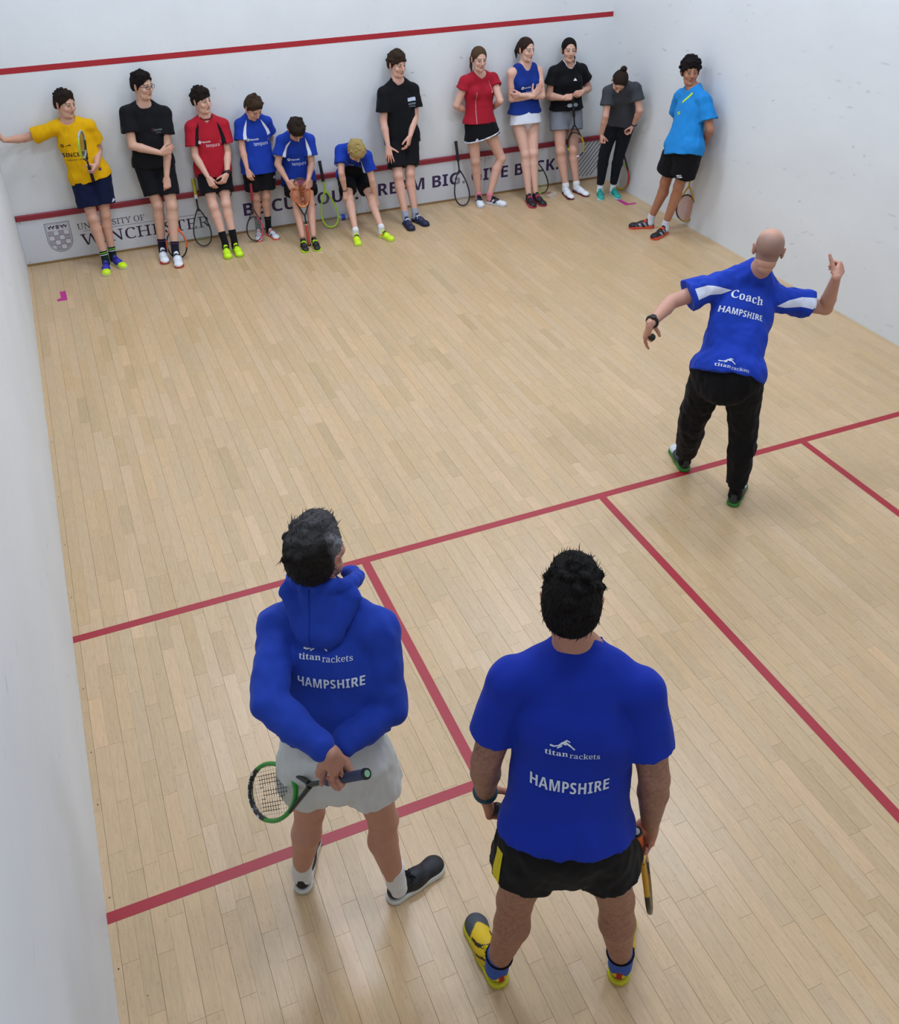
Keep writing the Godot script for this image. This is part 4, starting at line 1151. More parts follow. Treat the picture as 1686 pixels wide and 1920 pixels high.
func head_paint(skin: Color, hair: Color, lip: Color, brow := 1.0, stubble := Color(0, 0, 0, 0)):
	return func(p: Vector3, _n: Vector3) -> Color:
		var c := skin
		if p.z > 0.03:
			var ax := absf(p.x)
			var red := clampf(1.0 - Vector2((ax - 0.042) / 0.022, (p.y + 0.03) / 0.022).length(), 0.0, 1.0)
			c = c.lerp(Color(skin.r * 1.02, skin.g * 0.72, skin.b * 0.70), red * 0.55)
			if p.z > 0.085 and ax < 0.016 and p.y < -0.015 and p.y > -0.045:
				c = c.lerp(Color(skin.r, skin.g * 0.75, skin.b * 0.74), 0.4)
			var lipd := Vector2(p.x / 0.021, (p.y + 0.0615) / 0.0105).length()
			if lipd < 1.0 and p.z > 0.07:
				c = lip.lerp(skin, 0.35) if absf(p.y + 0.0613) > 0.0020 else lip * 0.5
			var ed := Vector2((ax - 0.031) / 0.0155, (p.y - 0.003) / 0.0062).length()
			if ed < 1.0 and p.z > 0.06:
				c = Color(0.42, 0.39, 0.36)
				if Vector2(ax - 0.031, p.y - 0.004).length() < 0.0072:
					c = Color(0.030, 0.022, 0.016)
				if p.y > 0.0062:
					c = Color(0.06, 0.035, 0.025)
			elif ed < 1.35 and p.z > 0.06:
				c = c.lerp(Color(0.10, 0.05, 0.035), 0.55 if p.y > 0.003 else 0.25)
			var by := 0.0225 + 0.006 * (1.0 - pow((ax - 0.032) / 0.022, 2.0)) * 0.6
			if ax > 0.012 and ax < 0.052 and absf(p.y - by) < 0.0042 * (1.15 - (ax - 0.012) * 12.0) and p.z > 0.04:
				c = c.lerp(hair, 0.85 * brow)
		if stubble.a > 0.0:
			var k := clampf((0.075 - p.y - maxf(p.z, -0.06) * 0.9) / 0.05, 0.0, 1.0) * clampf((p.y + 0.075) / 0.02, 0.0, 1.0) * clampf((0.035 - p.z) / 0.03, 0.0, 1.0)
			c = c.lerp(stubble, k * stubble.a)
		if absf(p.x) > 0.074 and p.y > -0.05 and p.y < 0.04 and p.z < 0.03:
			c = c.lerp(Color(skin.r, skin.g * 0.66, skin.b * 0.62), 0.5)
		return c
func hair_shape(kind: String, seed_: int, near: bool, nape := -0.06) -> Buf:
	var f := Field.new(0.0042)
	var I := Basis.IDENTITY
	var r := RandomNumberGenerator.new()
	r.seed = seed_
	var up := 0.010
	if kind == "curly":
		up = 0.024
	elif kind == "mop":
		up = 0.017
	elif kind == "tied":
		up = 0.005
	f.ell(Vector3(0, 0.038, -0.014), I, Vector3(0.0775 + up * 0.5, 0.084 + up, 0.097 + up * 0.6), 0.01)
	f.ell(Vector3(0, -0.005, -0.040), I, Vector3(0.0755 + up * 0.3, 0.075, 0.070 + up * 0.4), 0.02)
	if kind in ["short", "mop", "curly", "fringe"]:
		f.ell(Vector3(0, 0.096, 0.030), I, Vector3(0.060, 0.030 + up * 0.4, 0.052), 0.02)
	var n := 90 if kind == "curly" else 26
	for i in n:
		var a := r.randf() * TAU
		var e := r.randf_range(-0.1, 1.0) if kind != "tied" else 2.0
		if e > 1.5:
			break
		var dir := Vector3(cos(a) * cos(e * 1.5), sin(e * 1.5), sin(a) * cos(e * 1.5))
		if dir.z > 0.55 and dir.y < 0.45:
			continue
		var p := Vector3(0, 0.038, -0.014) + dir * Vector3(0.078 + up * 0.6, 0.086 + up, 0.098 + up * 0.6)
		f.ell(p, I, Vector3.ONE * (r.randf_range(0.012, 0.019) if kind == "curly" else r.randf_range(0.010, 0.014)), 0.006 if kind == "curly" else 0.012)
	# the face, the ears and the nape come out of it
	var fh := 0.030 if kind == "tied" else (0.012 if kind == "mop" else 0.020)
	if kind == "fringe":
		fh = 0.0
	f.ell(Vector3(0, -0.046 + fh, 0.086), I, Vector3(0.070, 0.092, 0.062), 0.006, 1)
	for s in [-1.0, 1.0]:
		f.ell(Vector3(s * 0.090, -0.030, 0.006), I, Vector3(0.022, 0.046, 0.036), 0.006, 1)
		f.ell(Vector3(s * 0.060, -0.045, 0.070), I, Vector3(0.040, 0.074, 0.058), 0.006, 1)
		f.ell(Vector3(s * 0.085, -0.050, 0.030), I, Vector3(0.030, 0.062, 0.046), 0.006, 1)
	if kind in ["curly", "fringe", "mop"]:
		for i in 12:
			var x := lerpf(-0.054, 0.054, i / 11.0)
			var drop := r.randf_range(0.0, 0.018)
			if kind == "fringe":
				drop = 0.004 + 0.016 * (1.0 - i / 11.0)
			f.cone(Vector3(x, 0.095, 0.050 - x * x * 4.0), Vector3(x + r.randf_range(-0.006, 0.006), 0.058 - drop, 0.079 - x * x * 6.0), 0.015, 0.007, 0.008)
	f.clip(Vector3(0, -1, 0.35), Vector3(0, nape, -0.075))
	if kind == "tied":
		f.ell(Vector3(0, 0.05, -0.118), I, Vector3(0.018, 0.018, 0.016), 0.01)
		if near:   # near means a bun here
			f.ell(Vector3(0, 0.118, -0.088), I, Vector3(0.035, 0.033, 0.032), 0.006)
	f.wr = 0.0035
	f.wf = Vector3(140, 40, 90) if kind != "curly" else Vector3(90, 90, 90)
	f.wseed = seed_
	f.bake()
	var b := f.net()
	if kind != "tied":   # locks lying on the cap
		var out := Buf.new()
		out.put(b)
		var cnt := 900 if near else 260
		for i in cnt:
			var k := r.randi() % b.v.size()
			var p := b.v[k]
			var nn := b.n[k]
			if nn.y < -0.5 or (nn.z > 0.3 and p.y < 0.06):
				continue
			var flow := Vector3(p.x * 3.0, -0.5, 0.25) if p.y < 0.07 else Vector3(r.randf_range(-0.5, 0.5), 0.05, 1.0)
			if kind == "curly":
				flow = Vector3(r.randf_range(-1, 1), r.randf_range(-1, 1), r.randf_range(-1, 1))
			if p.z < -0.06 and p.y < 0.09:
				flow = Vector3(p.x * 2.0, -1.0, 0)
			flow = (flow - nn * flow.dot(nn)).normalized()
			var len := r.randf_range(0.013, 0.024) if kind != "short" or not near else r.randf_range(0.012, 0.026)
			var lift := (r.randf_range(0.05, 0.28) if not near else r.randf_range(0.1, 0.40)) if p.y > 0.092 else r.randf_range(0.02, 0.16)
			var w := r.randf_range(0.0016, 0.0030)
			if near:
				w *= 0.6
			var q := p - nn * 0.002
			var pts := PackedVector3Array([q, q + flow * len * 0.5 + nn * len * lift * 0.7, q + flow * len + nn * len * lift])
			out.tube(pts, PackedFloat32Array([w, w * 0.8, w * 0.15]), 3, 1.0, Vector3.ZERO, false, false)
		out.c.clear()
		return out
	return b
func hair_paint(base: Color, seed_: int, grey := 0.0):
	var f := FastNoiseLite.new()
	f.seed = seed_
	f.frequency = 1.0
	return func(p: Vector3, n: Vector3) -> Color:
		var k := 1.0 + 0.55 * f.get_noise_3d(p.x * 160.0, p.y * 40.0, p.z * 90.0)
		var c := Color(base.r * k, base.g * k, base.b * k)
		if grey > 0.0:
			var side := clampf((absf(p.x) - 0.05) / 0.03, 0, 1) * clampf((p.z + 0.04) / 0.05, 0, 1) + 0.25 * clampf((p.y - 0.08) / 0.05, 0, 1)
			c = c.lerp(Color(0.22, 0.22, 0.23), clampf(side * grey * (0.8 + 0.6 * f.get_noise_3d(p.z * 200.0, p.x * 200.0, 3.0)), 0.0, 0.85))
		return c

# A right hand: wrist at the origin, fingers along +y, thumb towards +x, the palm faces +z; 0.19 from wrist to fingertip.
var hand_bufs := {}
func hand_shape(pose: String) -> Buf:
	if hand_bufs.has(pose):
		return hand_bufs[pose]
	var curl: Array = {"relaxed": [[18, 28, 18], [24, 34, 20], [30, 38, 22], [36, 40, 24]], "grip": [[62, 82, 45], [68, 86, 46], [72, 86, 46], [76, 84, 46]], "flat": [[4, 8, 6], [3, 8, 6], [4, 9, 6], [7, 12, 8]],
		"fist": [[78, 95, 55], [82, 96, 55], [84, 96, 55], [86, 94, 55]], "ball": [[40, 55, 34], [48, 60, 36], [58, 70, 40], [66, 76, 40]], "limp": [[40, 26, 14], [46, 30, 16], [50, 32, 16], [54, 34, 18]],
		"two": [[14, 14, 8], [20, 16, 10], [78, 90, 50], [82, 92, 50]], "splay": [[8, 14, 8], [12, 18, 10], [12, 18, 12], [10, 18, 12]], "thumb": [[58, 70, 40], [62, 74, 42], [66, 76, 42], [70, 76, 42]]}[pose]
	var f := Field.new(0.0034)
	f.cone(Vector3(0, -0.004, 0), Vector3(0, 0.014, 0), 0.0225, 0.025, 0.01, Vector3.RIGHT, 0.74)
	var xs := [0.027, 0.0095, -0.0085, -0.0255]
	var ys := [0.092, 0.096, 0.092, 0.083]
	var ls := [[0.040, 0.024, 0.019], [0.044, 0.028, 0.020], [0.041, 0.026, 0.020], [0.032, 0.020, 0.018]]
	var spread := 0.16 if pose == "splay" else 0.05
	for i in 4:
		f.cone(Vector3(xs[i] * 0.55, 0.008, 0), Vector3(xs[i], ys[i], 0), 0.0145, 0.0115, 0.012, Vector3.RIGHT, 0.95)
	f.ell(Vector3(0.018, 0.035, 0.012), Basis.IDENTITY, Vector3(0.018, 0.030, 0.014), 0.012)
	f.ell(Vector3(-0.020, 0.040, 0.010), Basis.IDENTITY, Vector3(0.014, 0.032, 0.011), 0.012)
	for i in 4:
		var p := Vector3(xs[i], ys[i], 0)
		var ang := 0.0
		var sp := (1.5 - i) * spread
		var rr := 0.0093 if i < 3 else 0.0080
		for j in 3:
			ang += deg_to_rad(curl[i][j])
			var dir := Vector3(sin(sp) * cos(ang), cos(ang) * cos(sp), sin(ang))
			var q: Vector3 = p + dir * float(ls[i][j])
			f.cone(p, q, rr, rr * 0.90, 0.004)
			p = q
			rr *= 0.90
	var th: Array = {"relaxed": [Vector3(0.46, 0.80, 0.38), Vector3(0.20, 0.93, 0.30)], "grip": [Vector3(0.35, 0.55, 0.75), Vector3(-0.35, 0.62, 0.70)], "flat": [Vector3(0.72, 0.68, 0.12), Vector3(0.45, 0.88, 0.08)],
		"fist": [Vector3(0.35, 0.62, 0.70), Vector3(-0.60, 0.50, 0.62)], "ball": [Vector3(0.40, 0.62, 0.68), Vector3(0.0, 0.80, 0.60)], "limp": [Vector3(0.40, 0.76, 0.52), Vector3(0.10, 0.84, 0.54)],
		"two": [Vector3(0.40, 0.60, 0.70), Vector3(-0.20, 0.75, 0.62)], "splay": [Vector3(0.86, 0.50, 0.20), Vector3(0.78, 0.62, 0.14)], "thumb": [Vector3(0.88, 0.46, 0.10), Vector3(0.90, 0.42, 0.05)]}[pose]
	var b0 := Vector3(0.018, 0.018, 0.008)
	var b1: Vector3 = b0 + th[0].normalized() * 0.046
	var b2: Vector3 = b1 + th[0].lerp(th[1], 0.5).normalized() * 0.032
	var b3: Vector3 = b2 + th[1].normalized() * 0.024
	f.cone(b0, b1, 0.0150, 0.0118, 0.010)
	f.cone(b1, b2, 0.0112, 0.0100, 0.004)
	f.cone(b2, b3, 0.0100, 0.0082, 0.004)
	f.bake()
	hand_bufs[pose] = f.net()
	return hand_bufs[pose]

# A left shoe: heel at the origin, toe along +z, 0.29 long; x to the left.
var shoe_upper: Buf
var shoe_sole: Buf
var shoe_lace: Buf
func shoe_shapes() -> void:
	var f := Field.new(0.0042)
	f.cone(Vector3(0, 0.045, 0.045), Vector3(0.004, 0.042, 0.140), 0.036, 0.042, 0.02, Vector3.UP, 0.86)
	f.cone(Vector3(0.004, 0.038, 0.130), Vector3(0.002, 0.030, 0.232), 0.043, 0.040, 0.03, Vector3.RIGHT, 0.72)
	f.ell(Vector3(0.000, 0.026, 0.240), Basis.IDENTITY, Vector3(0.044, 0.030, 0.048), 0.02)
	f.cone(Vector3(0, 0.050, 0.042), Vector3(0, 0.094, 0.044), 0.037, 0.039, 0.015, Vector3(0, 0, 1), 0.86, 2)
	f.cone(Vector3(0.002, 0.075, 0.090), Vector3(0.002, 0.108, 0.078), 0.024, 0.018, 0.02, Vector3.RIGHT, 0.6)
	f.cone(Vector3(0, 0.065, 0.048), Vector3(0, 0.130, 0.046), 0.026, 0.031, 0.006, Vector3(0, 0, 1), 0.85, 0, 1)
	f.clip(Vector3(0, -1, 0), Vector3(0, 0.012, 0))
	f.bake()
	shoe_upper = f.net()
	var s := Field.new(0.0042)
	s.cone(Vector3(0, 0.012, 0.040), Vector3(0.005, 0.012, 0.130), 0.042, 0.039, 0.01, Vector3.RIGHT, 1.0)
	s.cone(Vector3(0.005, 0.012, 0.130), Vector3(0.003, 0.012, 0.236), 0.039, 0.051, 0.02, Vector3.RIGHT, 1.0)
	s.clip(Vector3(0, -1, 0), Vector3(0, 0.0, 0))
	s.clip(Vector3(0, 1, -0.03), Vector3(0, 0.026, 0.06))
	s.bake()
	shoe_sole = s.net()
	var l := Buf.new()
	for i in 5:
		var z := 0.115 + i * 0.023
		var y := 0.085 - i * 0.0088
		var w := 0.024
		var pts := PackedVector3Array([Vector3(-w, y - 0.008, z - 0.005), Vector3(-w * 0.4, y + 0.002, z), Vector3(w * 0.4, y + 0.002, z + 0.006), Vector3(w, y - 0.008, z + 0.010)])
		l.tube(pts, PackedFloat32Array([0.0034]), 5)
		var pt2 := PackedVector3Array([Vector3(w, y - 0.008, z - 0.005), Vector3(w * 0.4, y + 0.003, z), Vector3(-w * 0.4, y + 0.003, z + 0.006), Vector3(-w, y - 0.008, z + 0.010)])
		l.tube(pt2, PackedFloat32Array([0.0034]), 5)
	for s2 in [-1.0, 1.0]:
		var loop := PackedVector3Array()
		for i in 9:
			var a := TAU * i / 8.0
			loop.append(Vector3(s2 * (0.006 + 0.024 * (1.0 - cos(a)) * 0.5), 0.093 - 0.008 * (1.0 - cos(a)), 0.106 + 0.011 * sin(a)))
		l.tube(loop, PackedFloat32Array([0.0030]), 5)
		l.tube(PackedVector3Array([Vector3(0, 0.094, 0.106), Vector3(s2 * 0.018, 0.086, 0.125), Vector3(s2 * 0.036, 0.060, 0.135)]), PackedFloat32Array([0.0028]), 5)
	shoe_lace = l
# ---------------------------------------------------------------- small helpers
var taken := {}
func numbered(called: String) -> String:
	var k: int = taken.get(called, 0)
	taken[called] = k + 1
	return called if k == 0 else "%s_%03d" % [called, k]
func hexc(s: String) -> Color:   # a colour as seen, turned linear for vertex colours
	return Color.html(s).srgb_to_linear()
var mats := {}
func mat(hex: String, rough := 0.8, metal := 0.0, rim := 0.0, cloth := 0.0) -> StandardMaterial3D:
	var key := "%s %s %s %s %s" % [hex, rough, metal, rim, cloth]
	if mats.has(key):
		return mats[key]
	var m := StandardMaterial3D.new()
	if hex == "vertex":
		m.vertex_color_use_as_albedo = true
	else:
		m.albedo_color = Color.html(hex)
	m.roughness = rough
	m.metallic = metal
	m.metallic_specular = 0.3 if cloth > 0.0 or rough >= 0.8 else 0.5
	if rim > 0.0:
		m.rim_enabled = true
		m.rim = rim
	if cloth > 0.0:
		m.normal_enabled = true
		m.normal_texture = weave()
		m.normal_scale = cloth
		m.uv1_triplanar = true
		m.uv1_scale = Vector3.ONE * 14.0
	mats[key] = m
	return m
var weave_tex: ImageTexture
func weave() -> ImageTexture:   # knitted cloth seen close: fine loops over softer creases
	if weave_tex:
		return weave_tex
	var f := FastNoiseLite.new()
	f.seed = 5
	f.frequency = 0.02
	f.fractal_octaves = 3
	var im := Image.create_empty(256, 256, false, Image.FORMAT_RGB8)
	for y in 256:
		for x in 256:
			var h := 0.5 + 0.2 * sin(x * TAU / 4.0) * sin(y * TAU / 4.0)
			h += 0.35 * f.get_noise_2d(minf(x, 256 - x), minf(y, 256 - y))
			im.set_pixel(x, y, Color(h, h, h))
	im.bump_map_to_normal_map(1.6)
	weave_tex = ImageTexture.create_from_image(im)
	return weave_tex
func put(called: String, b: Buf, m: Material, parent: Node = null, at := Vector3.ZERO) -> MeshInstance3D:
	var o := MeshInstance3D.new()
	o.name = numbered(called) if parent == null else called
	o.mesh = b.mesh()
	o.mesh.surface_set_material(0, m)
	o.position = at
	(self if parent == null else parent).add_child(o, true)
	return o
func thing(called: String, label: String, category: String, at := Vector3.ZERO, group := "") -> Node3D:
	var o := Node3D.new()
	o.name = numbered(called)
	add_child(o, true)
	o.position = at
	tag(o, label, category, group)
	return o
func tag(o: Node, label: String, category := "", group := "", kind := "") -> void:
	if label != "": o.set_meta("label", label)
	if category != "": o.set_meta("category", category)
	if group != "": o.set_meta("group", group)
	if kind != "": o.set_meta("kind", kind)
func moved(b: Buf, by: Vector3) -> Buf:
	var r := Buf.new()
	r.put(b, Transform3D(Basis.IDENTITY, by))
	return r
func frame(fwd: Vector3, up: Vector3) -> Basis:   # z along fwd, y as near to up as it goes
	var z := fwd.normalized()
	var x := up.cross(z).normalized()
	return Basis(x, z.cross(x), z)

# ---------------------------------------------------------------- lettering and prints
var fonts := {}
func font(serif: bool, bold: bool, italic := false) -> Font:
	var key := "%s%s%s" % [serif, bold, italic]
	if fonts.has(key):
		return fonts[key]
	var sf := SystemFont.new()
	sf.font_names = PackedStringArray(["Droid Serif" if serif else "Droid Sans"])
	sf.font_weight = 700 if bold else 400
	var r: Font = sf
	if italic:
		var v := FontVariation.new()
		v.base_font = sf
		v.variation_transform = Transform2D(Vector2(1, 0), Vector2(0.22, 1), Vector2.ZERO)
		r = v
	fonts[key] = r
	return r
func glyphs(text: String, f: Font) -> Array:   # [triangle corners, size]: centred, cap height 1
	var tm := TextMesh.new()
	tm.text = text
	tm.font = f
	tm.font_size = 64
	tm.pixel_size = 1.0 / 46.0
	tm.depth = 0.0
	tm.curve_step = 2.0
	var a := tm.get_mesh_arrays()
	var v: PackedVector3Array = a[Mesh.ARRAY_VERTEX]
	var ix = a[Mesh.ARRAY_INDEX]
	var nn: PackedVector3Array = a[Mesh.ARRAY_NORMAL]
	var box := tm.get_aabb()
	var c := box.get_center()
	var out := PackedVector2Array()
	var n: int = ix.size() if ix != null and ix.size() > 0 else v.size()
	for i in range(0, n, 3):
		var k := [0, 1, 2]
		for j in 3:
			k[j] = ix[i + j] if ix != null and ix.size() > 0 else i + j
		if nn[k[0]].z < 0.5:
			continue
		for j in 3:
			out.append(Vector2(v[k[j]].x - c.x, v[k[j]].y - c.y))
	return [out, Vector2(box.size.x, box.size.y)]
func split(tris: PackedVector2Array, longest: float) -> PackedVector2Array:
	var todo := tris
	var out := PackedVector2Array()
	for pass_ in 7:
		var again := PackedVector2Array()
		for i in range(0, todo.size(), 3):
			var p := [todo[i], todo[i + 1], todo[i + 2]]
			var e := 0
			var best := 0.0
			for j in 3:
				var l: float = p[j].distance_to(p[(j + 1) % 3])
				if l > best:
					best = l
					e = j
			if best <= longest or pass_ == 6:
				out.append_array([p[0], p[1], p[2]])
			else:
				var a: Vector2 = p[e]
				var b: Vector2 = p[(e + 1) % 3]
				var c: Vector2 = p[(e + 2) % 3]
				var m := (a + b) * 0.5
				again.append_array([a, m, c, m, b, c])
		todo = again
		if todo.is_empty():
			break
	return out
func drape(f: Field, tris: PackedVector2Array, at: Vector3, right: Vector3, up: Vector3, out: Vector3, lift := 0.0025, longest := 0.014) -> Buf:
	# lays flat triangles (metres, right and up) on the cloth below: each corner goes along -out to the cloth's surface
	var b := Buf.new()
	var fine := split(tris, longest)
	for i in range(0, fine.size(), 3):
		var ps := []
		for j in 3:
			var w := at + right * fine[i + j].x + up * fine[i + j].y
			var h := f.hit(w + out * 0.2, -out, 0.42)
			if h == Vector3.INF:
				break
			ps.append(h)
		if ps.size() < 3:
			continue
		if maxf(ps[0].distance_to(ps[1]), maxf(ps[1].distance_to(ps[2]), ps[2].distance_to(ps[0]))) > longest * 4.0:
			continue
		var k := b.v.size()
		for j in 3:
			var g := f.grad(ps[j])
			b.v.append(ps[j] + g * lift)
			b.n.append(g)
		if (ps[2] - ps[0]).cross(ps[1] - ps[0]).dot(out) > 0.0:
			b.t.append_array([k, k + 1, k + 2])
		else:
			b.t.append_array([k, k + 2, k + 1])
	return b
func scaled(g: Array, cap: float, width := 0.0) -> PackedVector2Array:
	var out := PackedVector2Array()
	var sx: float = cap if width <= 0.0 else width / g[1].x
	for p in g[0]:
		out.append(Vector2(p.x * sx, p.y * cap))
	return out
func poly(pts: PackedVector2Array) -> PackedVector2Array:
	var out := PackedVector2Array()
	for i in Geometry2D.triangulate_polygon(pts):
		out.append(pts[i])
	return out
func disc(r: float, c := Vector2.ZERO, hole := 0.0) -> PackedVector2Array:
	var out := PackedVector2Array()
	for i in 20:
		var a := Vector2.from_angle(TAU * i / 20.0)
		var b := Vector2.from_angle(TAU * (i + 1) / 20.0)
		if hole <= 0.0:
			out.append_array([c, c + a * r, c + b * r])
		else:
			out.append_array([c + a * hole, c + a * r, c + b * r, c + a * hole, c + b * r, c + b * hole])
	return out
func flat(tris: PackedVector2Array, at: Vector3, right: Vector3, up: Vector3) -> Buf:   # a print on a flat board
	var b := Buf.new()
	var out := right.cross(up)
	for i in range(0, tris.size(), 3):
		var p := []
		for j in 3:
			p.append(at + right * tris[i + j].x + up * tris[i + j].y)
		if (p[2] - p[0]).cross(p[1] - p[0]).dot(out) > 0.0:
			b.tri(p[0], p[1], p[2])
		else:
			b.tri(p[0], p[2], p[1])
	return b
